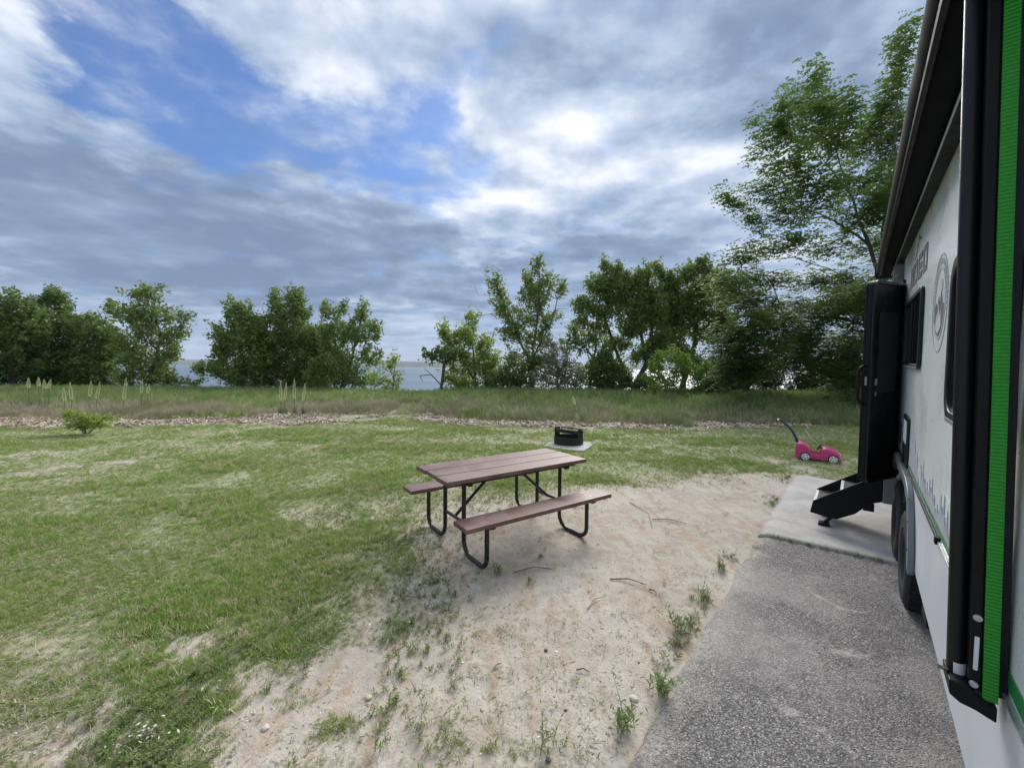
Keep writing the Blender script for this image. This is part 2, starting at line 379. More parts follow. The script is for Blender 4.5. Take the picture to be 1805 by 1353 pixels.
# ------------------------------------------------------------------ paving
am_,g=mat('asphalt'); pp=pos(g)
v1=g.n('ShaderNodeTexVoronoi'); g.l(g.vm('ADD',pp,g.vm('SCALE',g.noise(pp,40,2,.5,0,True),(0,0,0),.02)),v1.inputs['Vector']); v1.inputs['Scale'].default_value=125
n3_=g.noise(pp,45,4,.7); big=g.noise(pp,.9,6,.62,.5); md=g.noise(pp,5,5,.65)
cs=g.n('ShaderNodeSeparateColor'); g.l(v1.outputs['Color'],cs.inputs[0])
base=g.mix(g.mr(cs.outputs[0],.0,1.,0,1,False),(.07,.067,.066),(.44,.415,.40))
base=g.mix(g.mr(cs.outputs[1],.86,.98,0,.8),base,(.66,.62,.58))
base=g.mix(g.mr(v1.outputs['Distance'],.3,.65,0,.7),base,(.07,.067,.066))
base=g.mix(g.mr(big,.44,.66,0.,.55),base,(.42,.395,.375)); base=g.mix(g.m('MULTIPLY',g.mr(g.noise(pp,2.3,6,.7,.8),.58,.68),.55),base,(.55,.52,.49)); base=g.mix(g.mr(md,.35,.5,.35,0.),base,(.10,.096,.094))
xl=g.vm('DOT_PRODUCT',pp,(math.cos(AZ),-math.sin(AZ),0))
dust=g.mr(g.m('ADD',xl,g.m('MULTIPLY',g.m('SUBTRACT',g.noise(pp,3.,6,.65),.5),-.75)),-.80,-.52,.85,0.)
base=g.mix(g.m('MULTIPLY',dust,g.mr(n3_,.35,.6)),base,(.46,.42,.36))
principled(g,base,.85,0,.3,g.m('SUBTRACT',g.m('MULTIPLY',g.noise(pp,160,3,.6),.4),v1.outputs['Distance']),.9,.006)
cm_,g=mat('concrete'); pp=pos(g)
c1=g.noise(pp,1.6,7,.65,.4); c2=g.noise(pp,22,5,.7)
base=g.mix(g.mr(c1,.35,.65),(.35,.33,.305),(.50,.485,.465)); base=g.mix(g.mr(g.noise(pp,3.5,6,.7,.6),.54,.66,0,.5),base,(.34,.30,.26)); base=g.mix(g.mr(c2,.3,.5,.4,0.),base,(.30,.28,.265)); base=g.mix(g.mr(g.noise(pp,.7,4,.6),.52,.7,0,.4),base,(.44,.37,.31))
principled(g,base,.85,0,.3,g.noise(pp,90,5,.7),.4,.004)
def slab(name,m,s0,s1,ztop,step,skew0=0.,skew1=0.,jit=.035):
    ns=int((s1-s0)/step); nX=50
    ss=np.linspace(0,1,ns); xx=np.linspace(0,1,nX)**1.0
    SS,XX=np.meshgrid(ss,xx,indexing='ij')
    Xl=PX0+(PX1-PX0)*XX
    sA=s0+skew0*XX; sB=s1+skew1*XX; Sl=sA+(sB-sA)*SS
    e=(1-XX)**12; Xl=Xl+e*(fbm(Sl*3,Sl*0+1,4,3)-.5)*jit*4*.6+e*(fbm(Sl*14,Sl*0+1,2,33)-.5)*jit
    x=math.cos(AZ)*Xl+math.sin(AZ)*Sl; y=-math.sin(AZ)*Xl+math.cos(AZ)*Sl
    z=ztop+(fbm(x*.8,y*.8,3,6)-.5)*.012-np.where(XX==0,.03,0)+0*x
    ii=np.arange(ns*nX).reshape(ns,nX)
    V=np.stack([x.ravel(),y.ravel(),z.ravel()],1)
    f=np.stack([ii[:-1,:-1],ii[:-1,1:],ii[1:,1:],ii[1:,:-1]],-1).reshape(-1,4)
    # skirt
    edge=np.concatenate([ii[:,0],ii[-1,1:],ii[::-1,-1][1:],ii[0,::-1][1:-1]]); k=len(V)
    V=np.vstack([V,V[edge]-[0,0,.12]]); n=len(edge); e2=np.roll(edge,-1); j=np.arange(n)
    f=np.vstack([f,np.stack([edge,e2,k+(j+1)%n,k+j],1)])
    me=npmesh(name,V,f[:,::-1],4); return tag(link(name,me,m,None,False),kind='structure')
slab('asphalt_pavement',am_,-5,4.90,.022,.03,0.,.30)
slab('concrete_pavement',cm_,4.93,8.15,.040,.1,.30,.0,.008)

# ------------------------------------------------------------------ plants: instancing helper
def blades(n,h,spread,wd,lean=.5,seg=2,curl=.4,heads=0,droop=0.):
    V=[];Fc=[]
    for i in range(n):
        a=rng.uniform(0,2*math.pi); r=spread*math.sqrt(rng.uniform()); bx,by=r*math.cos(a),r*math.sin(a)
        d=rng.uniform(0,2*math.pi); ln=lean*rng.uniform(.2,1); H=h*rng.uniform(.55,1.1); wdi=wd*rng.uniform(.7,1.3)
        px,py=-math.sin(d)*wdi/2,math.cos(d)*wdi/2; k=len(V)
        for s_ in range(seg+1):
            t=s_/seg; off=ln*H*(t*.6+curl*t*t); z=H*t*(1-.25*ln*t); x=bx+math.cos(d)*off; y=by+math.sin(d)*off
            if s_==seg: V.append((x,y,z))
            else: ww=1-.35*t; V+=[(x-px*ww,y-py*ww,z),(x+px*ww,y+py*ww,z)]
        for s_ in range(seg-1): Fc.append((k+2*s_,k+2*s_+1,k+2*s_+3)); Fc.append((k+2*s_,k+2*s_+3,k+2*s_+2))
        Fc.append((k+2*seg-2,k+2*seg-1,k+2*seg))
        if heads and rng.uniform()<heads:
            x,y,z=V[-1]
            for m_ in range(5):
                q=rng.uniform(0,6.28); L=.02+.02*rng.uniform(); zz=z-.07*h*m_*.6; kk=len(V)
                V+=[(x,y,zz),(x+L*math.cos(q),y+L*math.sin(q),zz+.01),(x+.3*L*math.cos(q),y+.3*L*math.sin(q),zz+.05)]; Fc.append((kk,kk+1,kk+2))
    return V,Fc
def weed(nst,h,lf,spread):
    """little leafy weed: stems with alternating oval leaves"""
    V=[];Fc=[]
    for i in range(nst):
        d=rng.uniform(0,6.28); ln=rng.uniform(.2,1.5); H=h*rng.uniform(.45,1.); nl=int(5+H*60)
        bx,by=rng.normal(0,spread,2)
        P0=lambda t:(bx+math.cos(d)*ln*H*t*t*.8,by+math.sin(d)*ln*H*t*t*.8,H*t)
        k=len(V); a=P0(0);b=P0(.5);c=P0(1); w_=.0022
        V+=[(a[0]-w_,a[1],a[2]),(a[0]+w_,a[1],a[2]),(b[0]-w_,b[1],b[2]),(b[0]+w_,b[1],b[2]),c]; Fc+=[(k,k+1,k+3),(k,k+3,k+2),(k+2,k+3,k+4)]
        for j in range(nl):
            t=.15+.85*(j+rng.uniform())/nl; p=P0(t); q=rng.uniform(0,6.28); L=lf*(1.1-.5*t)*rng.uniform(.7,1.2); up=rng.uniform(.2,1.1)
            dx,dy=math.cos(q),math.sin(q); k=len(V); W_=L*.17
            V+=[p,(p[0]+dx*L*.5-dy*W_,p[1]+dy*L*.5+dx*W_,p[2]+L*.5*up),(p[0]+dx*L,p[1]+dy*L,p[2]+L*up*.8),(p[0]+dx*L*.5+dy*W_,p[1]+dy*L*.5-dx*W_,p[2]+L*.5*up)]
            Fc+=[(k,k+1,k+2),(k,k+2,k+3)]
    return V,Fc
def variants(name,gens,m):
    c=bpy.data.collections.new(name+'_kinds')
    for i,(V,Fc) in enumerate(gens):
        me=bpy.data.meshes.new(name+'_piece'); me.from_pydata(V,[],Fc); me.materials.append(m)
        c.objects.link(bpy.data.objects.new(name+'_piece',me))
    return c
def scatter(name,label,cat,P3,coll,smin=.7,smax=1.3,tilt=.15,scl=None,ry=None):
    n=len(P3); me=bpy.data.meshes.new(name); me.vertices.add(n); me.vertices.foreach_set('co',np.asarray(P3,dtype=np.float32).ravel())
    rot=np.stack([rng.normal(0,tilt,n),rng.normal(0,tilt,n),rng.uniform(0,6.28,n) if ry is None else ry],1).astype(np.float32)
    a=me.attributes.new('rot','FLOAT_VECTOR','POINT'); a.data.foreach_set('vector',rot.ravel())
    s=(rng.uniform(smin,smax,n) if scl is None else scl).astype(np.float32)
    a=me.attributes.new('scl','FLOAT','POINT'); a.data.foreach_set('value',s)
    o=link(name,me); t=bpy.data.node_groups.new(name+'_scatter','GeometryNodeTree')
    t.interface.new_socket('Geometry',in_out='INPUT',socket_type='NodeSocketGeometry'); t.interface.new_socket('Geometry',in_out='OUTPUT',socket_type='NodeSocketGeometry')
    N=t.nodes; gi=N.new('NodeGroupInput'); go=N.new('NodeGroupOutput'); ip=N.new('GeometryNodeInstanceOnPoints'); ci=N.new('GeometryNodeCollectionInfo')
    ci.inputs['Collection'].default_value=coll; ci.inputs['Separate Children'].default_value=True; ci.inputs['Reset Children'].default_value=True
    ar=N.new('GeometryNodeInputNamedAttribute'); ar.data_type='FLOAT_VECTOR'; ar.inputs['Name'].default_value='rot'
    as_=N.new('GeometryNodeInputNamedAttribute'); as_.data_type='FLOAT'; as_.inputs['Name'].default_value='scl'
    er=N.new('FunctionNodeEulerToRotation'); mp=N.new('GeometryNodeMeshToPoints'); rv=N.new('FunctionNodeRandomValue'); rv.data_type='INT'
    rv.inputs[4].default_value=0; rv.inputs[5].default_value=len(coll.objects)-1
    L=t.links.new; L(gi.outputs[0],mp.inputs[0]); L(mp.outputs[0],ip.inputs['Points']); L(ci.outputs[0],ip.inputs['Instance']); ip.inputs['Pick Instance'].default_value=True
    L(rv.outputs[2],ip.inputs['Instance Index'])
    L(ar.outputs[0],er.inputs[0]); L(er.outputs[0],ip.inputs['Rotation']); L(as_.outputs[0],ip.inputs['Scale']); L(ip.outputs[0],go.inputs[0])
    md=o.modifiers.new('scatter','NODES'); md.node_group=t
    return tag(o,label,cat,None,'stuff')
def cand(n,y0,y1,k=1.4,pw=1.0,x0=None,x1=None):
    """random ground points in the wedge in view; pw shapes falloff with distance"""
    u=rng.uniform(0,1,n); y=y0*(y1/y0)**u if pw==1 else y0+(y1-y0)*u**pw
    x=rng.uniform(-1,1,n)*k*(y+.6)
    return x,y
def onground(x,y): 
    r=np.hypot(x,y); track=fbm(x*3+y*1.0,y*.9-x*.9,4,81); nf_=1-sstep(5,9,r)
    return np.stack([x,y,zter(x,y)+nf_*((fbm(x*7,y*7,4,90)-.5)*.014+(track-.5)*.018)-.002],1)
FRING=gp(1002,783)
def clearof(x,y): return ~inpave(x,y,-.02)&(np.hypot(x-FRING[0],(y-FRING[1]))>.5)

gmat=instmat('lawn_blade',(.155,.29,.045),(.28,.42,.078),(.28,.37,.085),(.48,.43,.27),psc=.7,dw=(.66,.76),tr=.35)
dmat=instmat('thatch_blade',(.50,.45,.32),(.40,.36,.24),(.30,.31,.17),psc=.8,tr=.1)
lawnk=variants('lawn',[blades(14,.055,.035,.0045,.9,2) for i in range(6)]+[blades(12,.035,.05,.0045,1.4,2) for i in range(2)],gmat)
thatk=variants('thatch',[blades(10,.02,.05,.004,3.2,2) for i in range(5)],dmat)
# lawn tufts
x,y=cand(700000,1.3,14.5,2.5); gwt=grassw(x,y); gr=fbm(x*2.3,y*2.3,4,101)
dens=gwt**1.0*(.42+.95*sstep(.38,.62,gr))*np.clip(y/4.0,.35,1.)
inm=(y>ymul(x)+.2)&(pathw(x,y)<.25)
k=(rng.uniform(0,1,len(x))<dens)&clearof(x,y)&~inm; x,y,gwt=x[k],y[k],gwt[k]
lush=sstep(.48,.66,fbm(x*.55+4,y*.8,4,111))
scl=(.45+.35*rng.uniform(size=len(x)))*(.6+.5*gwt)*(.75+.8*lush)*(1+.45*sstep(3,9,y))
scatter('lawn_grass','short mown green grass covering the lawn with thin dry patches','grass',onground(x,y),lawnk,scl=scl,tilt=.25)
# dead thatch lying between
x,y=cand(150000,1.3,13,2.5); gwt=grassw(x,y); dens=(.10+.9*sstep(.05,.5,gwt))*(.3+.7*sstep(.4,.62,fbm(x*1.1,y*1.6,4,121)))
k=(rng.uniform(0,1,len(x))<dens*.6*(1-.4*sstep(4,8,y)))&clearof(x,y)&(y<ymul(x)+.3); x,y=x[k],y[k]
scatter('dry_thatch','pale dry grass clippings lying flat on the lawn and sand','dry grass',onground(x,y)+[0,0,.004],thatk,.6,1.3,.2)
# sparse seedlings over the bare sand
wmat=instmat('seedling_leaf',(.15,.22,.06),(.22,.28,.10),(.27,.29,.13),psc=2.,tr=.3)
weedk=variants('seedling',[weed(rng.integers(1,4),.07,.028,.008) for i in range(8)],wmat)
x,y=cand(60000,1.3,9,1.3); d=sdpoly(x,y,SANDP); gr=fbm(x*1.8,y*1.8,4,131)
dens=np.clip(sstep(-1.15,.1,d)*(1-sstep(.4,1.4,d)),0,1)*sstep(.38,.58,gr)*(.25+.6*(x<y*.1))+.003
k=(rng.uniform(0,1,len(x))<dens)&clearof(x,y); x,y=x[k],y[k]
scatter('sand_seedlings','thin upright green seedlings scattered over the pale sand','weeds',onground(x,y),weedk,.4,.95,.2)

# tall grass on the berm
tg=instmat('tall_grass_blade',(.16,.26,.05),(.25,.36,.09),(.27,.33,.12),(.55,.50,.32),psc=.45,dw=(.78,.86),tr=.5)
td=instmat('tall_dry_blade',(.50,.43,.32),(.40,.33,.24),(.28,.27,.16),psc=.5,tr=.15)
th=instmat('seed_head_grass',(.24,.34,.11),(.42,.45,.22),(.20,.31,.09),psc=.5,tr=.45)
tallk=variants('tall_grass',[blades(16,.42,.09,.010,.55,3) for i in range(6)],tg)
tallh=variants('seeding_grass',[blades(12,.55,.09,.007,.4,3,heads=.7) for i in range(6)],th)
dryk=variants('dry_bunch',[blades(26,.34,.11,.005,1.0,3) for i in range(6)],td)
x=rng.uniform(-42,32,98000); y=12.2+rng.uniform(0,1,98000)**1.2*13.5
d=y-ymul(x); mu=mulchw(x,y); pw=pathw(x,y); wdm=np.interp(x,[-14,-5,-3,0,4,8,9.5,12],[1.9,1.7,1.6,1.3,1.2,1.1,.3,.0])
wdm=wdm*(.35+1.1*fbm(x*.9,y*.3,3,71)); h=sstep(wdm-.2,wdm+.9,d)*(1-.85*sstep(.05,.6,pw)*(y<17))
dryf=np.where(x<-4.2,1,.55)*sstep(wdm-.4,wdm+.1,d)*(1-sstep(wdm+2.4,wdm+5.0,d))*sstep(.32,.52,fbm(x*.4,y*.5,3,141))
dryf=np.where((x>9),dryf*.5,dryf)
u_=rng.uniform(size=len(x)); keep=(h>.08)&(d>0)&(y<25.5)&~inpave(x,y,-.1)
isd=keep&(u_<dryf*.9); 
ish=keep&~isd&(rng.uniform(size=len(x))<np.where(x>8,.5*sstep(1.,4.,d)+.12,.22))
isg=keep&~isd&~ish
P3=onground(x,y); var=(.45+.8*rng.uniform(size=len(x)))*(.7+.65*fbm(x*.7,y*.7,3,161))*(.35+.65*h)*np.where(x<-4,.62,.86)*(1-.3*sstep(17,22,y))
scatter('tall_green_grass','tall green grass growing along the low berm before the trees','grass',P3[isg],tallk,scl=var[isg],tilt=.12)
scatter('dry_bunch_grass','tan dead bunch grass standing behind the wood mulch strips','dry grass',P3[isd],dryk,scl=(var*1.5)[isd],tilt=.2)
scatter('seeding_tall_grass','tall grass with pale seed heads on the berm','grass',P3[ish],tallh,scl=(var*.95)[ish],tilt=.1)
# wood mulch
chipm=instmat('wood_chip',(.54,.45,.33),(.68,.60,.48),(.42,.33,.23),(.17,.12,.09),psc=1.2,tr=0.,dw=(.80,.84))
def chip():
    l,w_,t=rng.uniform(.05,.12),rng.uniform(.02,.045),rng.uniform(.006,.014)
    v=[(-l/2,-w_/2,0),(l/2,-w_*.3,0),(l/2*.9,w_/2,0),(-l/2*.8,w_*.4,0)]; v2=[(a,b,t) for a,b,_ in v]
    return v+v2,[(0,3,2,1),(4,5,6,7),(0,1,5,4),(1,2,6,5),(2,3,7,6),(3,0,4,7)]
chipk=variants('chip',[chip() for i in range(8)],chipm)
x=rng.uniform(-19,10,90000); y=10.4+rng.uniform(0,1,90000)*6; mu=mulchw(x,y); 
k=(rng.uniform(size=len(x))<mu*.55); x,y=x[k],y[k]
P3=onground(x,y); P3[:,2]+=rng.uniform(0,.05,len(x))
scatter('wood_mulch','weathered grey and brown wood chip mulch in a strip before the tall grass','mulch',P3,chipk,.7,1.6,.45)
# litter and pebbles
litm=instmat('litter_bit',(.30,.24,.17),(.16,.12,.09),(.42,.37,.29),(.75,.73,.66),psc=1.,tr=.05,dw=(.90,.92))
def bit():
    l,w_=rng.uniform(.010,.035),rng.uniform(.002,.005); t=.002
    return [(-l/2,-w_/2,0),(l/2,-w_/2,.001),(l/2,w_/2,.001),(-l/2,w_/2,0),(-l/2,0,t),(l/2,0,t)],[(0,1,5,4),(1,2,5),(2,3,4,5),(3,0,4)]
litk=variants('litter',[bit() for i in range(8)],litm)
x,y=cand(22000,1.2,10,1.4); fd=fbm(x*1.3,y*1.3,4,151); k=(rng.uniform(size=len(x))<.10+.7*sstep(.45,.65,fd))&clearof(x,y)&(y<ymul(x)); x,y=x[k],y[k]
scatter('plant_litter','small brown twigs, chips and bits strewn over the sand','litter',onground(x,y)+[0,0,.004],litk,.3,1.15,.15)
def pebble(sx=1):
    bm=bmesh.new(); bmesh.ops.create_icosphere(bm,subdivisions=1,radius=.008)
    for v in bm.verts: v.co=Vector((v.co.x*rng.uniform(.8,1.4),v.co.y*rng.uniform(.8,1.2),v.co.z*rng.uniform(.5,.8)))
    r=[tuple(v.co) for v in bm.verts],[tuple(q.index for q in f.verts) for f in bm.faces]; bm.free(); return r
pebm=instmat('pebble_stone',(.42,.38,.33),(.20,.17,.15),(.55,.52,.47),(.78,.76,.72),psc=1.,tr=0.,dw=(.88,.90))
pebk=variants('pebble',[pebble() for i in range(6)],pebm)
x,y=cand(9000,1.2,9,1.4); k=clearof(x,y)&(rng.uniform(size=len(x))<.25+.75*sstep(-.8,.3,sdpoly(x,y,SANDP)))&(y<ymul(x)); x,y=x[k],y[k]
scatter('pebbles','tiny pale and dark pebbles lying on the sandy ground','pebbles',onground(x,y)+[0,0,.003],pebk,scl=np.minimum(1.3,np.exp(rng.normal(-.6,.45,len(x)))),tilt=.3)

# ------------------------------------------------------------------ trees
barkd=simple('bark_dark',(.10,.085,.07),.9,0,.3,9,.6,bsc=25); barkg=simple('bark_grey',(.20,.18,.155),.9,0,.25,9,.6,bsc=25)
LM={
 'cotton':leafmat('cottonwood_leaf',(0.115,0.177,0.044),(0.208,0.275,0.067),(0.149,0.221,0.053),.32),
 'bright':leafmat('fresh_leaf',(0.168,0.248,0.050),(0.287,0.362,0.075),(0.219,0.292,0.060),.36),
 'dark':leafmat('elm_leaf',(0.085,0.143,0.041),(0.166,0.234,0.059),(0.120,0.192,0.050),.32),
 'olive':leafmat('olive_leaf',(0.179,0.199,0.123),(0.281,0.289,0.189),(0.145,0.160,0.102),.2),
 'locust':leafmat('locust_leaf',(0.061,0.118,0.025),(0.122,0.191,0.038),(0.086,0.148,0.032),.42),
 'yellow':leafmat('yellow_green_leaf',(0.182,0.296,0.048),(0.290,0.412,0.075),(0.216,0.326,0.060),.38),
 'juniper':leafmat('juniper_leaf',(0.037,0.061,0.025),(0.077,0.101,0.038),(0.060,0.076,0.029),.1),
}
def leaves_simple(C,spr,m,size,flat=.6,aspect=.75):
    """C: clump centres; m leaves each. returns V,F of rhombus leaves"""
    n=len(C)*m; ctr=np.repeat(C,m,0)+rng.normal(0,1,(n,3))*np.repeat(spr,m)[:,None]*np.array([1,1,.75])
    d=rng.normal(0,1,(n,3)); d[:,2]*=flat; d/=np.linalg.norm(d,axis=1)[:,None]
    u=rng.normal(0,1,(n,3)); s=np.cross(d,u); s/=np.linalg.norm(s,axis=1)[:,None]+1e-9
    L=size*rng.uniform(.6,1.3,n)[:,None]
    V=np.stack([ctr-d*L*.5,ctr+s*L*aspect*.5,ctr+d*L*.5,ctr-s*L*aspect*.5],1).reshape(-1,3)
    Fc=np.arange(n*4).reshape(-1,4); return V,Fc
def leaves_frond(C,spr,m,size,wind=(0,0,0)):
    """drooping compound fronds: six leaflet pairs folded along an arched stem"""
    n=len(C)*m; ctr=np.repeat(C,m,0)+rng.normal(0,1,(n,3))*np.repeat(spr,m)[:,None]*np.array([1,1,.45])
    a=rng.uniform(0,2*math.pi,n); d=np.stack([np.cos(a),np.sin(a),rng.normal(.12,.25,n)],1)+np.array(wind); d/=np.linalg.norm(d,axis=1)[:,None]
    s=np.cross(d,[0,0,1.]); s/=np.linalg.norm(s,axis=1)[:,None]; L=size*rng.uniform(.6,1.2,n)[:,None]
    out=[]
    K=3
    for j in range(K):
        t=(j+.4)/K; p=ctr+d*L*t+np.array([0,0,-1])*L*.55*t*t; wl=L*.26*(1-.35*t)
        for sg in(-1,1):
            e=p+s*sg*wl+d*wl*.35-np.array([0,0,1])*wl*.35
            out.append(np.stack([p,p+(e-p)*.5+d*L*.12,e,p+(e-p)*.5-d*L*.12],1))
    V=np.stack(out,1).reshape(-1,3); return V,np.arange(len(V)).reshape(-1,4)
def sprigs(C,m,Ls,jit,ctr,up,out,n_rand=.45):
    d=C-ctr; d[:,2]*=.5; d/=np.linalg.norm(d,axis=1)[:,None]+1e-9
    a=d*out+np.array([0,0,1.])*up+rng.normal(0,n_rand,C.shape); a/=np.linalg.norm(a,axis=1)[:,None]
    L=Ls*rng.uniform(.5,1.25,len(C)); t=rng.uniform(-.35,.65,(len(C),m)); env=jit*(.35+1.1*np.clip(.65-np.abs(t-.05),0,1))
    P_=C[:,None,:]+a[:,None,:]*(t*L[:,None])[:,:,None]+rng.normal(0,1,(len(C),m,3))*env[:,:,None]
    return P_.reshape(-1,3)
def skeleton(trunks,targets,r0,step=.5,wob=.10,minr=.010,bias=.22):
    """grow one connected tree: nodes hold position, parent"""
    pos_=[];par=[];base=[];
    for tr in trunks:
        prev=-1
        for i in range(len(tr)-1):
            a=np.array(tr[i]);b=np.array(tr[i+1]); n=max(1,int(np.linalg.norm(b-a)/step))
            for j in range(n):
                p=a+(b-a)*j/n+(rng.normal(0,wob*.3,3) if (i or j) else 0)
                if i==0 and j==0 and len(pos_) and np.linalg.norm(p-pos_[0])>.05:
                    dd=[np.linalg.norm(p-q_) for q_ in pos_]; prev=int(np.argmin(dd)); 
                    if dd[prev]>.6: prev=0
                elif i==0 and j==0 and len(pos_): prev=0; continue
                pos_.append(p);par.append(prev);prev=len(pos_)-1
        pos_.append(np.array(tr[-1])); par.append(prev)
    ntr=len(pos_)
    pl=[0.]*ntr
    for i in range(ntr): pl[i]=(pl[par[i]]+np.linalg.norm(pos_[i]-pos_[par[i]])) if par[i]>=0 else 0
    zb=pos_[0][2]; ends=[]
    A=np.array(pos_); PL=np.array(pl); can=A[:,2]>zb+.15*(A[:,2].max()-zb)
    order=np.argsort([np.min(np.linalg.norm(A-t,axis=1)) for t in targets])
    A=list(A); PL=list(PL); can=list(can)
    Aarr=np.zeros((len(A)+len(targets)*40,3)); Aarr[:len(A)]=A; Parr=np.zeros(len(Aarr)); Parr[:len(A)]=PL; Carr=np.zeros(len(Aarr),bool); Carr[:len(A)]=can; n=len(A)
    for ti in order:
        t=targets[ti]; dv=t-Aarr[:n]; d=np.linalg.norm(dv,axis=1); cost=d+bias*Parr[:n]+np.maximum(0,-dv[:,2])*.8+np.where(Carr[:n],0,50)
        k=int(np.argmin(cost)); L=d[k]; m=max(1,min(12,int(L/step))); a=Aarr[k].copy(); prev=k
        bend=np.array([0,0,1.])*L*.10+rng.normal(0,.06,3)*L
        for j in range(1,m+1):
            f=j/m; p=a+(t-a)*f+bend*4*f*(1-f)*.5+(rng.normal(0,wob*.35,3) if j<m else 0)
            Aarr[n]=p; Parr[n]=Parr[prev]+np.linalg.norm(p-Aarr[prev]); Carr[n]=True; par.append(prev); prev=n; n+=1
        ends.append(prev)
    par=np.array(par); cnt=np.zeros(n); 
    for e in ends: cnt[e]+=1
    for i in range(n-1,-1,-1):
        if par[i]>=0: cnt[par[i]]+=cnt[i]
    # parents always precede children except shared trunk joins, fine
    rad=np.maximum(minr,r0*(np.maximum(cnt,.6)/max(1,cnt[0]))**.56)
    return Aarr[:n],par,rad
def skelmesh(A,par,rad,seg=5):
    i=np.where(par>=0)[0]; a=A[par[i]];b=A[i]; ra=np.minimum(rad[par[i]],rad[i]*1.35); rb=rad[i]
    t=b-a; Ln=np.linalg.norm(t,axis=1); ok=Ln>1e-5; a,b,ra,rb,t,Ln=a[ok],b[ok],ra[ok],rb[ok],t[ok],Ln[ok]; t=t/Ln[:,None]
    up=np.where(np.abs(t[:,2:3])<.9,np.array([[0,0,1.]]),np.array([[1.,0,0]])); s=np.cross(t,up); s/=np.linalg.norm(s,axis=1)[:,None]; w_=np.cross(s,t)
    V=[]
    for c_,r_ in((a-t*ra[:,None]*.3,ra),(b+t*rb[:,None]*.3,rb)):
        for k in range(seg):
            q_=2*math.pi*k/seg; V.append(c_+(s*math.cos(q_)+w_*math.sin(q_))*r_[:,None])
    V=np.stack(V,1).reshape(-1,3); m=len(a); base=np.arange(m)[:,None]*(2*seg)
    Fc=np.stack([np.concatenate([base+k,base+(k+1)%seg,base+seg+(k+1)%seg,base+seg+k],1) for k in range(seg)],1).reshape(-1,4)
    return V,Fc
def tree(name,label,cat,Y,trunk,blobs,lm,bark=None,dens=1.,leaf=.12,m=22,r0=.16,group=None,frond=False,spr=.28,depth=1.,extra=(),wind=(0,0,0),back=None,bare=()):
    base=at(*trunk[0][0],Y); base[2]=zter(np.array([base[0]]),np.array([Y]))[0]-.05
    def tp(pt,dy=0.): 
        p=at(pt[0],pt[1],Y+dy); return p
    trs=[]
    for k,tr in enumerate(trunk):
        pts=[tp(p,p[2] if len(p)>2 else 0.) for p in tr]
        if k==0: pts[0]=base
        trs.append(pts)
    tg=[];cs=[]
    pxm=Y/F
    for b in blobs:
        u,v,ru,rv=b[:4]; dy=b[4] if len(b)>4 else 0.
        c0=at(u,v,Y+dy); ax=ru*pxm; az=rv*pxm; ay=(ax+az)*.5*depth
        n=max(3,int(dens*(ax*az+.3*ay*(ax+az))*34))
        p=rng.normal(0,1,(n,3)); p/=np.linalg.norm(p,axis=1)[:,None]; p*=rng.uniform(.25,1,n)[:,None]**.45
        tg.append(c0+p*np.array([ax,ay,az]))
    for (p) in extra: tg.append(p)
    T=np.vstack(tg)
    lowest=base[2]+.25; T=T[T[:,2]>lowest]
    nb_=len(T)
    TT=T
    if len(bare): TT=np.vstack([T,[at(u,v,Y) for u,v in bare]])
    A,par,rad=skeleton(trs,TT,r0)
    V,Fc=skelmesh(A,par,rad)
    o=thing(name,label,cat,tuple(base),None,group)
    me=npmesh('trunk',V-base,Fc,4); link('trunk',me,bark or barkd,o,True)
    sp=np.full(len(T),spr)*rng.uniform(.7,1.3,len(T))
    cc=T.mean(0)-np.array([0,0,1.])
    if frond:
        Q=sprigs(T,m,1.5,.13,cc,np.where(T[:,2:3]>7.,.55,-.05),.9,.3); V,Fc=leaves_frond(Q,np.full(len(Q),.03),1,leaf,wind)
    elif spr<.1: V,Fc=leaves_simple(T,sp*1.1,int(m*2.3),leaf*1.35)
    else:
        Q=sprigs(T,int(m*2.1),3.2*spr,.55*spr,cc,.75,.6); V,Fc=leaves_simple(Q,np.full(len(Q),.02),1,leaf*1.3)
    link('crown',npmesh('crown',V-base,Fc,4),LM[lm],o)
    return o
G1='leafy trees along the lake bank on the left'; G2='leafy trees along the lake bank in the middle'
tree('elm_tree','dark leafy tree at the far left edge of the photo','tree',24,[[(24,690),(26,640),(20,580)],[(26,660),(55,600)]],[(15,550,42,34),(-30,575,45,55),(50,585,28,34),(5,625,45,40),(50,640,25,30),(-30,660,45,28)],'dark',dens=1.2,group=G1)
tree('elm_tree','dark spreading tree with a leaning trunk second from the left edge','tree',26,[[(222,690),(210,665),(190,635),(165,612)],[(222,690),(140,640),(110,590)]],[(95,540,22,22),(90,525,10,10),(108,585,42,34),(160,590,34,32),(188,612,18,34),(100,635,45,30),(150,645,50,28),(85,665,35,20),(150,672,50,14)],'dark',dens=1.15,group=G1)
tree('elm_tree','open crowned tree with a thin upright trunk beside the first gap to the lake','tree',24,[[(262,690),(268,650),(283,600),(272,540)],[(270,640),(300,600),(320,570)]],[(262,520,18,16),(235,520,10,9),(195,545,14,9),(215,553,12,10),(235,562,20,16),(272,555,28,18),(320,561,17,8),(275,592,30,18),(232,610,26,16),(312,592,14,12),(255,638,38,18),(300,622,18,14),(245,668,34,14),(315,676,26,10),(285,660,24,14)],'cotton',dens=1.0,m=20,r0=.12,group=G1,bark=barkd)
tree('cottonwood_tree','left bushy tree of the cluster between the two lake gaps','tree',25,[[(500,690),(470,650),(430,600)],[(490,680),(440,560)]],[(413,552,15,18),(437,558,14,16),(400,595,24,22),(435,605,34,28),(372,652,26,9),(415,650,40,20),(460,640,30,26),(440,672,45,9),(392,625,20,12),(450,580,24,20),(465,610,20,22)],'cotton',dens=1.2,group=G1)
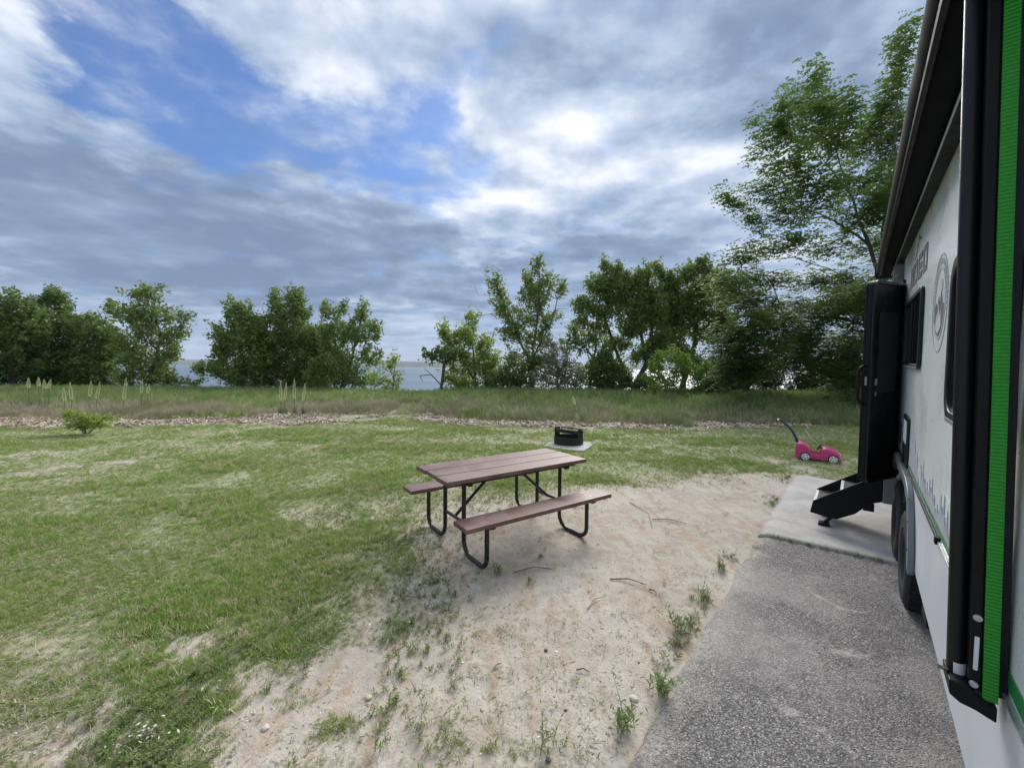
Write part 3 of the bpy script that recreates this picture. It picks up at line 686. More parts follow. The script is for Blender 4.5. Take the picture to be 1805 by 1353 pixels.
tree('cottonwood_tree','tallest middle tree of the cluster between the two lake gaps','tree',26,[[(552,692),(548,640),(520,560),(520,520)],[(550,650),(490,570)]],[(488,528,10,14),(520,525,13,18),(535,545,14,14),(500,560,24,22),(525,590,34,28),(495,620,34,24),(540,635,34,28),(500,665,40,16),(545,672,40,14),(560,600,26,24),(575,640,30,22),(470,650,26,20)],'cotton',dens=1.25,group=G1)
tree('cottonwood_tree','right airy tree of the cluster between the two lake gaps','tree',24.5,[[(600,692),(615,650),(630,580)],[(605,670),(585,580)]],[(585,552,14,15),(602,545,9,10),(640,552,13,14),(659,585,13,16),(628,590,24,24),(590,595,24,28),(600,640,38,24),(650,628,18,18),(575,665,35,16),(632,666,30,14),(655,690,26,8)],'cotton',dens=1.0,m=20,group=G1)
tree('cottonwood_sapling','small young tree beside the second gap to the lake','tree',22.5,[[(690,694),(694,660),(698,632)]],[(694,632,7,10),(684,650,11,9),(702,662,8,9),(668,668,18,10),(690,682,16,8),(655,688,18,6)],'bright',dens=1.1,m=18,r0=.05,leaf=.10,spr=.2,group=G1)
tree('stunted_tree','short dark tree with a bent trunk and bare twigs at the middle lake gap','tree',24,[[(776,690),(780,665),(784,640),(776,625)],[(778,680),(755,655)]],[(768,625,18,8),(756,632,9,6),(786,630,14,9)],'dark',dens=1.2,m=18,r0=.10,spr=.2,group=G2,bare=[(740,662),(748,650),(745,672),(760,660)])
tree('cottonwood_tree','low two topped green tree left of the tallest bank tree','tree',25,[[(838,690),(836,650),(832,600)],[(836,670),(800,610)]],[(784,585,8,13),(795,600,17,17),(833,565,10,13),(826,592,18,20),(850,612,18,18),(805,630,24,18),(840,645,30,20),(868,635,14,14),(815,668,34,14),(862,670,20,14)],'bright',dens=1.1,m=20,r0=.12,group=G2)
tree('cottonwood_tree','tallest slender tree of the bank with bare twigs on its left','tree',24,[[(937,692),(935,640),(905,570),(880,510)],[(937,660),(945,580),(952,480)],[(936,640),(975,560),(985,515)]],[(870,500,11,14),(884,520,14,15),(949,472,10,15),(930,498,17,14),(962,500,14,14),(988,510,9,18),(945,525,32,18),(882,550,16,16),(915,562,26,18),(960,562,24,16),(900,590,22,14),(940,598,28,16),(925,635,34,18),(955,645,26,20),(905,665,24,16)],'cotton',dens=.95,m=20,r0=.15,leaf=.115,group=G2,bark=barkg,bare=[(836,500),(842,520),(850,555),(830,560),(838,540),(1000,560),(1003,545)])
tree('olive_shrub','silvery grey shrub at the foot of the tallest bank tree','shrub',22.5,[[(985,692),(982,660),(980,620)]],[(985,640,26,18),(970,612,14,14),(1005,660,28,16),(965,670,24,14),(995,680,34,8)],'olive',dens=1.2,m=20,r0=.07,leaf=.09,group=G2,bark=barkg)
tree('cottonwood_tree','thin tree with a curved trunk between the grey shrub and the wide dark tree','tree',25,[[(1040,692),(1042,650),(1050,615),(1045,590)]],[(1012,592,15,12),(1045,592,22,12),(1060,608,14,10),(1025,615,12,12),(1000,610,12,12),(1055,640,18,16),(1030,660,18,16)],'cotton',dens=1.0,m=18,r0=.11,group=G2)
tree('cottonwood_tree','wide tree with dark forked trunk rising behind the fire ring','tree',24,[[(1112,692),(1128,665),(1140,640),(1130,590),(1105,550)],[(1138,640),(1150,580),(1145,510)],[(1110,680),(1080,600),(1060,540)]],[(1070,480,9,16),(1090,478,8,12),(1052,505,20,14),(1030,540,16,14),(1026,572,14,8),(1062,545,22,16),(1098,505,28,18),(1130,488,16,14),(1145,515,18,18),(1110,545,30,16),(1058,578,16,8),(1150,560,18,14),(1120,585,20,10),(1085,650,18,20),(1075,680,20,10),(1125,625,14,14),(1080,515,26,20),(1115,575,28,14),(1145,540,22,22),(1090,610,20,14),(1160,600,16,16),(1120,520,24,20)],'cotton',dens=1.6,m=22,r0=.2,leaf=.115,group=G2)
tree('cottonwood_tree','broad tree directly behind the yellow green bush','tree',25.5,[[(1200,692),(1215,640),(1230,590),(1220,520)],[(1210,660),(1180,560)],[(1228,600),(1262,550)]],[(1160,482,11,13),(1185,500,18,14),(1212,485,14,14),(1240,470,13,14),(1265,488,14,14),(1190,530,28,18),(1235,515,28,20),(1275,520,18,20),(1205,562,28,14),(1255,555,24,14),(1175,560,18,14),(1235,590,26,9),(1280,570,14,14),(1190,585,22,12),(1255,515,26,24),(1215,545,30,16),(1180,510,18,16),(1270,590,22,14),(1165,565,18,16)],'cotton',dens=1.6,m=22,r0=.18,group=G2)
tree('yellow_green_bush','rounded yellow green bush in front of the broad tree','shrub',19.5,[[(1210,700),(1208,670),(1200,640)],[(1212,695),(1250,665)]],[(1180,632,20,12),(1160,655,18,16),(1205,650,26,18),(1240,662,26,18),(1268,680,20,14),(1180,682,34,12),(1235,690,34,10)],'yellow',dens=1.5,m=24,r0=.06,leaf=.085,spr=.2)
GU='undergrowth between the bank trees'
tree('bank_shrub','low dark undergrowth left of the grey shrub','shrub',23.5,[[(890,694),(885,675)],[(890,690),(910,670)]],[(875,672,20,12),(900,665,18,14),(920,678,20,12),(860,684,20,8)],'dark',dens=1.3,m=20,r0=.05,group=GU)
tree('bank_shrub','low dark undergrowth at the foot of the wide forked tree','shrub',23.5,[[(1085,694),(1080,675)],[(1085,690),(1100,670)]],[(1070,640,14,18),(1050,655,16,16),(1060,680,22,9),(1090,668,20,16),(1110,682,22,10),(1135,676,18,14)],'dark',dens=1.3,m=20,r0=.05,group=GU)
tree('bank_shrub','green undergrowth behind the yellow green bush','shrub',24.5,[[(1290,694),(1285,665)],[(1290,690),(1310,660)]],[(1185,600,18,16),(1200,625,20,16),(1150,630,16,22),(1270,650,22,18),(1295,640,24,20),(1285,672,30,16),(1240,640,20,16),(1165,612,18,14)],'cotton',dens=1.3,m=20,r0=.05,group=GU)
# dark evergreens under the big tree
GJ='dark evergreens beneath the feathery tree'
tree('juniper_tree','dark low evergreen with bare trunks, left one beneath the feathery tree','tree',23,[[(1350,702),(1345,670),(1340,640)]],[(1320,660,24,18),(1355,668,28,16),(1340,645,24,14),(1305,685,20,10),(1370,690,26,8)],'juniper',dens=1.3,m=24,r0=.14,leaf=.10,spr=.24,group=GJ)
tree('juniper_tree','dark low evergreen in the middle beneath the feathery tree','tree',22,[[(1425,704),(1430,675),(1435,645)]],[(1425,665,26,16),(1450,655,22,18),(1405,685,22,12),(1445,690,30,8),(1430,635,20,14)],'juniper',dens=1.3,m=24,r0=.14,leaf=.10,spr=.24,group=GJ)
tree('juniper_tree','dark low evergreen nearest the trailer door beneath the feathery tree','tree',22.5,[[(1500,706),(1498,680),(1500,650)]],[(1490,670,26,16),(1520,660,22,20),(1475,690,22,9),(1515,690,28,9),(1495,640,22,16),(1560,660,30,30)],'juniper',dens=1.3,m=24,r0=.14,leaf=.10,spr=.24,group=GJ)
BIG=[(1596,60,7,22),(1588,100,14,24),(1570,140,20,26),(1428,118,10,14),(1448,125,10,12),(1412,150,18,14),(1452,150,22,14),(1398,190,24,16),(1450,185,26,16),(1372,235,24,13),(1420,225,26,15),(1500,160,14,12),(1490,190,22,15),(1545,190,24,24),(1585,200,18,30),(1350,268,22,9),(1395,265,28,12),
 (1470,240,32,18),(1530,245,32,22),(1580,270,22,30),(1300,350,24,8),(1340,342,28,9),(1385,320,30,12),(1435,300,30,14),(1490,300,30,16),(1545,310,28,20),(1345,385,28,8),(1395,372,32,11),(1450,360,30,12),(1510,365,30,16),(1560,360,24,22),
 (1310,455,26,9),(1355,435,32,9),(1410,425,32,11),(1465,430,30,12),(1520,430,28,14),(1555,440,20,20),(1600,350,24,40),(1620,430,26,36),(1640,300,18,40),(1320,490,34,13),(1375,485,34,13),(1430,490,34,14),(1490,490,32,16),(1540,500,26,18),
 (1300,530,28,14),(1350,535,34,15),(1410,545,34,15),(1470,550,34,15),(1525,560,28,16),(1295,580,26,15),(1345,585,34,15),(1405,600,34,15),(1465,605,34,15),(1520,615,28,15),(1310,625,30,12),(1360,635,34,12),(1420,645,34,12),(1480,650,32,12),(1530,650,26,14),(1600,520,34,34),(1610,600,34,34),(1660,500,30,50)]
BIG+= [(1290+rng.uniform(0,250),rng.uniform(500,650),30,18) for k in range(26)]
BIG=[(b[0]+rng.normal(0,5)-(4 if b[1]<160 else 0),b[1]+rng.normal(0,7)+(24 if b[1]<330 else 6),b[2]*rng.uniform(.75,1.1),b[3]*(.95 if b[1]<330 else 1.2)*rng.uniform(.8,1.25),rng.uniform(-2.5,2.5)) for b in BIG]
tree('honey_locust_tree','tall feathery tree with fine drooping leaves rising behind the trailer door','tree',17.5,
 [[(1552,706),(1550,620),(1545,540),(1548,480),(1520,400),(1495,330),(1470,250),(1450,170)],[(1548,490),(1562,380),(1575,250),(1588,120),(1597,70)],[(1530,430),(1470,390),(1400,360),(1330,350)],[(1546,520),(1480,480),(1400,455),(1330,460)],[(1548,580),(1470,560),(1380,560)],[(1550,620),(1480,620),(1400,630)],[(1497,340),(1440,270),(1400,220)]],
 BIG,'locust',dens=1.05,leaf=.46,m=16,r0=.20,frond=True,spr=.26,depth=1.3,wind=(-.25,0,0))
# small bush on the lawn
tree('small_bush','small bright green bush alone on the lawn at the left','shrub',10.1,[[(152,766),(150,750),(150,738)],[(152,766),(125,730)],[(152,766),(185,735)]],[(128,732,11,6),(150,738,18,10),(175,744,14,7),(160,752,17,9),(140,748,14,9),(190,738,7,6),(118,727,5,3)],'bright',dens=8,m=18,r0=.02,leaf=.045,spr=.06)
# flower spikes
fm=simple('spike_flower',(.74,.77,.42),.7,0,.15,30); stm=simple('spike_stem',(.14,.18,.07),.8,0,.2,10)
yl=instmat('spike_leaf',(.10,.16,.07),(.14,.20,.09),(.12,.16,.08),psc=2)
SP=[(50,683,665,14.5,'leftmost pale yellow flower spike at the left edge of the berm'),(68,680,664,14.5,'second pale yellow flower spike from the left edge'),(79,684,668,14.5,'third pale yellow flower spike, leaning against its neighbour'),(85,684,668,14.6,'fourth pale yellow flower spike, in front of the dark spreading tree'),
(114,706,682,13.8,'short pale flower spike left of the small bush top'),(126,704,672,13.8,'slim tall flower spike rising over the small bush'),(158,698,670,14,'left spike of the close pair right of the small bush'),(170,702,671,14,'right spike of the close pair right of the small bush'),(218,704,664,13.8,'tall single flower spike under the open crowned tree'),(249,692,669,15,'small far flower spike beside the thin upright trunk'),(260,692,676,15,'shortest far flower spike beside the thin upright trunk'),
(495,706,670,14,'leftmost of the four spikes before the tree cluster'),(502,704,673,14.1,'second of the four spikes before the tree cluster'),(519,702,666,14.1,'tallest of the four spikes before the tree cluster'),(534,706,674,14,'rightmost of the four spikes before the tree cluster'),(1013,712,697,13.9,'lone white flowered stalk on the berm right of the fire ring')]
for (u,vb,vt,Y,lab) in SP:
    b=at(u,vb,Y); t=at(u+rng.normal(0,2.5),vt,Y); gz_=float(zter(np.array([b[0]]),np.array([Y]))[0]); b0=np.array([b[0],b[1],gz_-.02])
    o=thing('flower_spike',lab,'flower',tuple(b0),None,'pale flower spikes on the berm')
    mb=MB(); mb.tube([(0,0,0),tuple((b-b0)*.7),tuple(t-b0)],[.012,.010,.004],6); mb.build('stem',stm,o,smooth=True)
    mb=MB(); H=np.linalg.norm(t-b)
    lo=b-b0; hi=t-b0
    n=int(26+H*50)
    for k in range(n):
        f=(k+.5)/n; p=lo+(hi-lo)*f*.97; a=k*2.4; rr_=.036*min(1,(1-f)*2.2)*min(1,.5+f*3)+.006; c_=p+np.array([math.cos(a),math.sin(a),-.25])*rr_
        s_=.022*(1-.45*f)
        mb.add([c_+np.array([0,0,s_]),c_+np.array([s_*.8,0,0]),c_+np.array([0,s_*.8,0]),c_+np.array([-s_*.8,0,0]),c_+np.array([0,-s_*.8,0]),c_-np.array([0,0,s_*1.1])],[(0,1,2),(0,2,3),(0,3,4),(0,4,1),(5,2,1),(5,3,2),(5,4,3),(5,1,4)])
    mb.build('flowers',fm,o,fix=False)
    V_,F_=blades(22,.38,.05,.02,.7,2); mb=MB(); mb.add(V_,F_); mb.build('leaves',yl,o,fix=False)

# individual weeds
wl_=leafmat('weed_leaf',(.14,.21,.07),(.20,.27,.10),(.16,.22,.08),.3)
wspots=[(1165,1225,.20,16,'largest leafy weed clump at the asphalt edge near the bottom of the photo'),(1100,1285,.17,14,'sprawling leafy weed below the largest clump at the asphalt edge'),(1200,1110,.15,12,'bushy weed at the asphalt edge between the two biggest clumps'),(1240,1052,.13,8,'small weed at the asphalt edge beside the table twigs'),(1272,1005,.14,14,'weed tuft at the asphalt edge below the concrete corner'),(960,1318,.13,6,'low weed on open sand at the bottom centre'),
(680,1315,.11,4,'thin weed sprig on open sand at the bottom'),(876,1012,.14,10,'dark weed tuft just right of the nearest table leg'),(934,1028,.08,5,'small weed tuft on sand right of the nearest table leg'),(954,985,.06,5,'tiny bright weed under the front bench'),(700,1105,.09,3,'single upright sprig on the sand left of centre'),(757,1030,.09,3,'lone sprig on the sand left of the nearest table leg'),(790,1048,.08,3,'small grey green sprig below the table')]
for (u,v,h,n,lab) in wspots:
    p=gp(u,v); V_,F_=weed(n,h,.030 if h<.15 else .034,.008+h*.10); mb=MB(); mb.add(V_,F_)
    o=mb.build('weed',wl_,None,fix=False); o.location=p; tag(o,lab,'weed','weeds on the sand and asphalt edge','stuff' if 0 else None)
# running fringe of weeds on the asphalt edge
sl_=rng.uniform(1.6,8,420); Xl=PX0-np.abs(rng.normal(0,.07,420))-.02; xy=np.array([pav(a,b) for a,b in zip(Xl,sl_)])
kk=fbm(sl_*1.4,sl_*0,3,171)>.47; xy=xy[kk]
scatter('edge_weeds','low green weeds fringing the edge of the asphalt','weeds',onground(xy[:,0],xy[:,1]),weedk,.5,1.2,.3)
s_=rng.uniform(PX0,.3,70); xy=np.array([pav(a,4.915+(a-PX0)/(PX1-PX0)*.3) for a in s_]); P3=np.c_[xy,np.full(len(xy),.025)]
scatter('joint_weeds','tiny weeds in the joint between asphalt and concrete','weeds',P3,weedk,.3,.7,.3)
# twigs
twm=simple('twig_bark',(.16,.11,.08),.9,0,.3,30); twl=simple('twig_pale',(.38,.33,.27),.9,0,.2,30)
tws=[((1075,1020),(1140,1030),.006,twm,'forked brown twig on the sand right of the table'),((1150,915),(1210,922),.005,twm,'long thin twig on the sand beyond the front bench'),((1110,885),(1150,930),.004,twm,'curved twig beside the far end of the front bench'),((1036,1072),(1068,1050),.005,twl,'short pale twig on the brown sand patch'),((1144,1038),(1158,1046),.006,twm,'stubby brown twig near the asphalt'),((1016,1180),(1040,1184),.005,twm,'short dark twig on the pale sand'),((905,1008),(980,1002),.004,twm,'long reddish twig below the bench'),((715,1280),(735,1262),.005,twl,'pale twig on sand at lower left of the photo centre'),((870,1178),(884,1168),.008,twl,'pale curled twig in the middle of the sand'),((690,1060),(745,1052),.004,twm,'thin dark twig left of the table leg on the sand')]
for a,b,r,m_,lab in tws:
    p=gp(*a,.008); q=gp(*b,.010); L=q-p; mid=p+L*.5+np.array([-L[1],L[0],0])*.12+np.array([0,0,.01]); mb=MB()
    mb.tube([(0,0,0),tuple((mid-p)*.55),tuple(mid-p),tuple(L)],[r,r*.9,r*.8,r*.4],6)
    if 'fork' in lab or 'long' in lab:
        mb.tube([tuple(mid-p),tuple((mid-p)+L*.3+np.array([L[1],-L[0],.05])*.18),tuple((mid-p)+L*.42+np.array([L[1],-L[0],.05])*.30)],[r*.7,r*.5,r*.2],5)
    o=mb.build('twig',m_,None,smooth=True); o.location=p; tag(o,lab,'twig','twigs lying on the sand')
# pale clump of dry fluff / crumpled plant at lower left, stones
fl=simple('pale_fluff',(.62,.60,.52),.9,0,.15,25)
def rock(name,u,v,s,m_,lab,cat,flat=.55,z=.0,group=None):
    bm=bmesh.new(); bmesh.ops.create_icosphere(bm,subdivisions=2,radius=s); off=rng.uniform(0,50)
    for v_ in bm.verts:
        k=.75+.5*vnoise(np.array([v_.co.x/s*1.3+off]),np.array([v_.co.y/s*1.3+v_.co.z/s+off]),5)[0]; v_.co*=k; v_.co.z*=flat
    me=bpy.data.meshes.new(name); bm.to_mesh(me); bm.free(); o=link(name,me,m_,None,True); o.location=gp(u,v)+np.array([0,0,s*flat*.45+z]); return tag(o,lab,cat,group)
stn=simple('stone_pale',(.55,.52,.47),.8,0,.2,40,.4); std=simple('stone_dark',(.10,.09,.085),.8,0,.2,40,.4); sto=simple('stone_tan',(.58,.50,.36),.8,0,.2,40,.4)
for u,v,s,m_,lab in [(966,1340,.014,std,'dark round stone at the bottom centre'),(962,1146,.013,std,'dark grey pebble alone on the pale sand'),(650,1230,.016,sto,'pale tan stone beside the sand edge'),(997,1252,.010,std,'small dark pebble left of the asphalt weeds'),(1118,1232,.022,stn,'white stone under the weeds at the asphalt edge'),(547,1182,.014,sto,'light stone in the thin grass'),(468,1283,.018,stn,'white stone near the pale dry clump'),(355,1218,.02,sto,'cream stone at the lower left'),(245,1010,.018,stn,'pale flat stone in the lawn')]:
    rock('stone',u,v,s,m_,lab,'stone',group='stones on the ground')
mb=MB()
for k in range(90):
    a=rng.uniform(0,6.28); r=abs(rng.normal(0,.05)); h=rng.uniform(.0,.035); c_=np.array([math.cos(a)*r*1.6,math.sin(a)*r,h+.01]); d=rng.normal(0,1,3); d/=np.linalg.norm(d); s=np.cross(d,rng.normal(0,1,3)); s/=np.linalg.norm(s); L=rng.uniform(.005,.013)
    mb.add([c_-d*L,c_+s*L*.5,c_+d*L,c_-s*L*.5],[(0,1,2,3)])
o=mb.build('dry_seed_clump',fl,None,fix=False); o['kind']='stuff'; p=gp(262,1300); o.location=p; tag(o,'pale crumbled dry clump on the ground at the lower left','dry clump')

# ------------------------------------------------------------------ picnic table
brd,g=mat('table_board'); co=obco(g)
mp=g.n('ShaderNodeMapping'); g.l(co,mp.inputs[0]); mp.inputs['Scale'].default_value=(2,40,40)
gr_=g.noise(mp.outputs[0],1,6,.65,.2); st=g.noise(co,3.2,6,.6,.6)
bc=g.mix(g.mr(gr_,.3,.7),(.120,.060,.050),(.170,.094,.078)); bc=g.mix(g.mr(st,.42,.66,0,.55),bc,(.25,.18,.16))
bc=g.mix(g.mr(g.noise(co,140,3,.6),.60,.70,0,.3),bc,(.3,.25,.23))
principled(g,bc,g.mr(st,.3,.7,.42,.60),0,.42,gr_,.25,.003)
steel=simple('black_steel_tube',(.012,.012,.013),.32,0,.25,12,.15); boltm=simple('zinc_bolt',(.5,.5,.48),.35,.9,.1,20)
TROT=.61; TL=1.71; TW=.716
tb=thing('picnic_table','brown plank picnic table with black tubular steel legs and two benches','picnic table',(-.065,4.28,0),(0,0,TROT))
zt=.76; bw=(TW-2*.012)/3
for i in range(3):
    y0=-TW/2+i*(bw+.012); dx=(-.0,.012,.004)[i]
    mb=MB(); mb.box((-TL/2+dx,y0,zt-.040),(TL/2+dx,y0+bw,zt)); o=mb.build('tabletop_plank',brd,tb,bevel=.007)
for sg in(-1,1):
    mb=MB(); mb.box((-TL/2,sg*.605-.12,.463-.040),(TL/2,sg*.605+.12,.463)); o=mb.build('bench_plank',brd,tb,bevel=.007)
tr=.021
for ex in(-.60,.60):
    for sg in(-1,1):
        # loop: table top post down, round the ground, up to the bench
        yi=sg*.20; yo=sg*.62; rb=.13
        pts=[(ex,yi,zt-.05),(ex,yi,.42),(ex,yi,rb+.02)]
        for k in range(1,9): a=R(90*k/8); pts.append((ex,yi+sg*rb*(1-math.cos(a)),tr+.0+rb-rb*math.sin(a)))
        ylo=yi+sg*rb; yhi=yo-sg*rb*.8
        pts.append((ex,(ylo+yhi)/2,tr))
        for k in range(0,9): a=R(90*k/8); pts.append((ex,yhi+sg*rb*.8*math.sin(a),tr+rb*.8*(1-math.cos(a))))
        pts.append((ex,yo,.423-.012))
        mb=MB(); mb.tube(pts,tr,12); mb.build('leg',steel,tb,smooth=True)
        mb=MB(); mb.box((ex-.025,yo-.10,.408),(ex+.025,yo+.10,.4225)); mb.build('bench_bracket',steel,tb,bevel=.002)
        for dy in(-.06,.06):
            mb=MB(); mb.lathe([(0,.005),(.007,.005),(.009,.001),(.009,-.002)],Matrix.Translation((ex,sg*.605+dy,.463)),10); mb.build('bolt',boltm,tb,smooth=True)
    mb=MB(); mb.box((ex-.022,-.33,.675),(ex+.022,.33,.7195)); mb.build('top_bearer',steel,tb,bevel=.002)
    mb=MB(); mb.tube([(ex,-.20,.30),(ex,.20,.30)],.016,10); mb.build('cross_bar',steel,tb,smooth=True)
    s=1 if ex>0 else -1
    mb=MB(); mb.tube([(ex-s*.01,0,.30),(s*.16,0,.672)],.016,10); mb.build('brace',steel,tb,smooth=True)
mb=MB(); mb.box((-.24,-.025,.672),(.24,.025,.7195)); mb.build('centre_bearer',steel,tb,bevel=.002)
mb=MB(); mb.box((-.72,-.30,.690),(.72,-.262,.7195)); mb.box((-.72,.262,.690),(.72,.30,.7195)); mb.build('side_rail',steel,tb,bevel=.002)

# ------------------------------------------------------------------ fire ring
p=gp(1002,783)
mb=MB(); 
poly=[gp(u,v)[:2]-p[:2] for u,v in ((958,787),(978,778),(1040,780),(1044,786),(1029,796),(1000,794))]
mb.prism([tuple(q_) for q_ in poly],-.05,.025); o=mb.build('fire_pad',cm_,None,bevel=.004); o.location=(p[0],p[1],0); tag(o,'small pale concrete pad under the black fire ring','slab')
fr=thing('fire_ring','black steel campfire ring with a raised tilting grate on a concrete pad','fire ring',(p[0],p[1],.026),(0,0,R(-38)))
rust=simple('sooty_steel',(.016,.015,.014),.55,.2,.35,14,.3)
mb=MB(); rn=[(.33*math.cos(2*math.pi*k/40),.33*math.sin(2*math.pi*k/40)) for k in range(40)]; ri=[(a*.972,b*.972) for a,b in rn]
mb.ring(rn,ri,0,.17); mb.build('ring_wall',rust,fr,smooth=True)
mb=MB(); ro=[(a*1.025,b*1.025) for a,b in rn]; mb.ring(ro,[(a*1.002,b*1.002) for a,b in rn],.02,.165); mb.build('outer_band',rust,fr,smooth=True)
mb=MB(); mb.prism([(.3*math.cos(2*math.pi*k/24),.3*math.sin(2*math.pi*k/24)) for k in range(24)],.001,.03); mb.build('ash_bed',simple('ash',(.12,.115,.11),.95,0,.5,20,.6),fr)
for sx in(-1,1):
    mb=MB(); mb.prism(rrect(-.11,.11,.13,.36,.03),-.006,.006,Matrix.Translation((sx*.305,0,0))@Matrix(((0,0,1,0),(1,0,0,0),(0,1,0,0),(0,0,0,1)))); mb.build('side_plate',rust,fr,smooth=True)
    mb=MB(); mb.tube([(sx*.31,0,.31),(sx*.37,0,.31)],.026,10); mb.build('pivot',rust,fr,smooth=True)
gt=MB()
for k in range(9): gt.tube([(-.28,-.10+k*.026,.285),(.28,-.10+k*.026,.285)],.006,6)
gt.box((-.296,-.11,.275),(-.281,.13,.295)); gt.box((.281,-.11,.275),(.296,.13,.295)); gt.build('grate',rust,fr)
mb=MB(); mb.box((-.30,-.125,.25),(.30,-.113,.33)); mb.build('grate_front_bar',rust,fr,bevel=.003)
mb=MB(); mb.tube([(-.26,.12,.29),(-.26,.14,.34),(.24,.14,.34),(.24,.12,.29)],.014,8); mb.build('grate_handle',rust,fr,smooth=True)

# ------------------------------------------------------------------ toy push car
pink=simple('pink_plastic',(.52,.045,.17),.38,0,.12,6,.08); tyrem=simple('toy_wheel_dark',(.03,.02,.03),.6); whitep=simple('white_plastic',(.72,.72,.70),.4); purp=simple('dark_purple_plastic',(.035,.03,.06),.4); blk=simple('black_plastic',(.02,.02,.02),.4)
pc=gp(1441,811); CW=.36
car=thing('toy_push_car','pink toy push car with a curved dark push handle standing on the grass','toy car',(pc[0],pc[1],0),(0,0,R(-36)))
# outline in metres, x along the car (rear left, front right)
k_=1/88.6
def cx(px): return (px-1441)/110.
def cz(py): return (811-py)*k_
# side outline from the photo, body as a lofted solid with rounded flanks
top=[(1401,803),(1401,796),(1402,786),(1404,782),(1409,781),(1416,782),(1422,785),(1427,790),(1430,796),(1446,797),(1447,790),(1449,787),(1455,787),(1463,788),(1472,791),(1477,794),(1479,799),(1480,808)]
xs_=np.array([cx(a) for a,b in top]); zs_=np.array([cz(b) for a,b in top]); 
N=64; t=np.linspace(0,1,N); cum=np.r_[0,np.cumsum(np.hypot(np.diff(xs_),np.diff(zs_)))]; cum/=cum[-1]; X_=np.interp(t,cum,xs_); Z_=np.interp(t,cum,zs_)
def body_section(inset,dz,wy):
    ck=lambda x_: .085 if (abs(wy)<CW/2-.03 and cx(1429)<x_<cx(1447.5)) else 0.
    return [(x_*(1-inset*.04),wy,max(.06,z_-dz-ck(x_))) for x_,z_ in zip(X_,Z_)]
rows_=[(1,.045,-CW/2),(.35,.012,-CW/2+.012),(0,0,-CW/2+.04),(0,0,-.06),(0,0,.06),(0,0,CW/2-.04),(.35,.012,CW/2-.012),(1,.045,CW/2)]
mb=MB(); V=[];Fc=[]
for r_ in rows_: V+=body_section(*r_)
for j in range(len(rows_)-1):
    for i in range(N-1): Fc.append((j*N+i,j*N+i+1,(j+1)*N+i+1,(j+1)*N+i))
kb=len(V)
for r_ in rows_:
    pass
# flanks down to the sill with wheel arches
def flank(wy,V,Fc):
    k=len(V); 
    for x_,z_ in zip(X_,Z_):
        zb=.045
        for wxp in(1419.5,1467):
            dxx=x_-cx(wxp); rr2=.098
            if abs(dxx)<rr2: zb=max(zb,.075+math.sqrt(rr2*rr2-dxx*dxx)-.0)
        zb=min(zb,max(.045,z_-.02)); V.append((x_*(1-.0),wy,zb)); V.append((x_*(1-.04),wy,max(.045,z_-.045)))
    for i in range(N-1): Fc.append((k+2*i,k+2*i+2,k+2*i+3,k+2*i+1))
flank(-CW/2,V,Fc); flank(CW/2,V,Fc)
mb.add(V,Fc); mb.build('body',pink,car,smooth=True)
for wxp in(1419.5,1467):
    for sg in(-1,1):
        # fender rim over each wheel
        pts=[(cx(wxp)+.100*math.cos(R(a)),sg*(CW/2+.002),.075+.100*math.sin(R(a))) for a in range(-10,191,14)]
        mb=MB(); mb.tube(pts,.012,8); mb.build('fender',pink,car,smooth=True)
        M=Matrix.Translation((cx(wxp),sg*(CW/2-.03),.078))@Matrix.Rotation(-sg*math.pi/2,4,'X')
        mb=MB(); mb.lathe([(0,-.03),(.072,-.03),(.080,-.02),(.080,.024),(.072,.032),(.066,.032),(.064,.026),(0,.026)],M,28); wh=mb.build('wheel',tyrem,car,smooth=True)
        mb=MB()
        mb.lathe([(.0,.040),(.016,.040),(.020,.034),(.020,.0265)],M,16)
        mb.lathe([(.050,.034),(.064,.034),(.066,.028),(.050,.028),(.050,.034)],M,28)
        for q_ in range(5):
            a=2*math.pi*q_/5+.3; M2=M@Matrix.Rotation(a,4,'Z'); mb.box((.012,-.014,.027),(.056,.014,.036),M2)
        mb.build('rim',whitep,wh,smooth=False)
mb=MB(); hp=[(1404.5,783),(1403,778),(1400,772),(1394,763),(1386,755),(1377,748),(1368,744.5)]
mb.tube([(cx(a),0,cz(b)) for a,b in hp],[.030,.028,.026,.024,.022,.019,.015],10); mb.build('push_handle',purp,car,smooth=True)
mb=MB(); mb.tube([(cx(1368),-.13,cz(744.5)),(cx(1366.5),0,cz(743.8)),(cx(1368),.13,cz(744.5))],.013,8); mb.build('grip',whitep,car,smooth=True)
M=Matrix.Translation((cx(1443.5),0,cz(787)))@Matrix.Rotation(R(-62),4,'Y')
mb=MB(); rg=[(.062+.012*math.cos(2*math.pi*k/8),.012*math.sin(2*math.pi*k/8)) for k in range(9)]; mb.lathe(rg,M,22); mb.tube([M@Vector((-.06,0,0)),M@Vector((.06,0,0))],.010,6); mb.tube([M@Vector((0,0,0)),(cx(1449),0,cz(790))],.014,8); mb.build('steering_wheel',blk,car,smooth=True)
mb=MB(); mb.box((cx(1430),-CW/2+.05,.045),(cx(1447),CW/2-.05,.060)); mb.build('floor_pan',pink,car)
for sg in(-1,1):
    mb=MB(); mb.lathe([(0,.012),(.012,.010),(.018,0)],Matrix.Translation((cx(1478),sg*.11,cz(797)))@Matrix.Rotation(R(90),4,'Y'),12); mb.build('headlight',whitep,car,smooth=True)
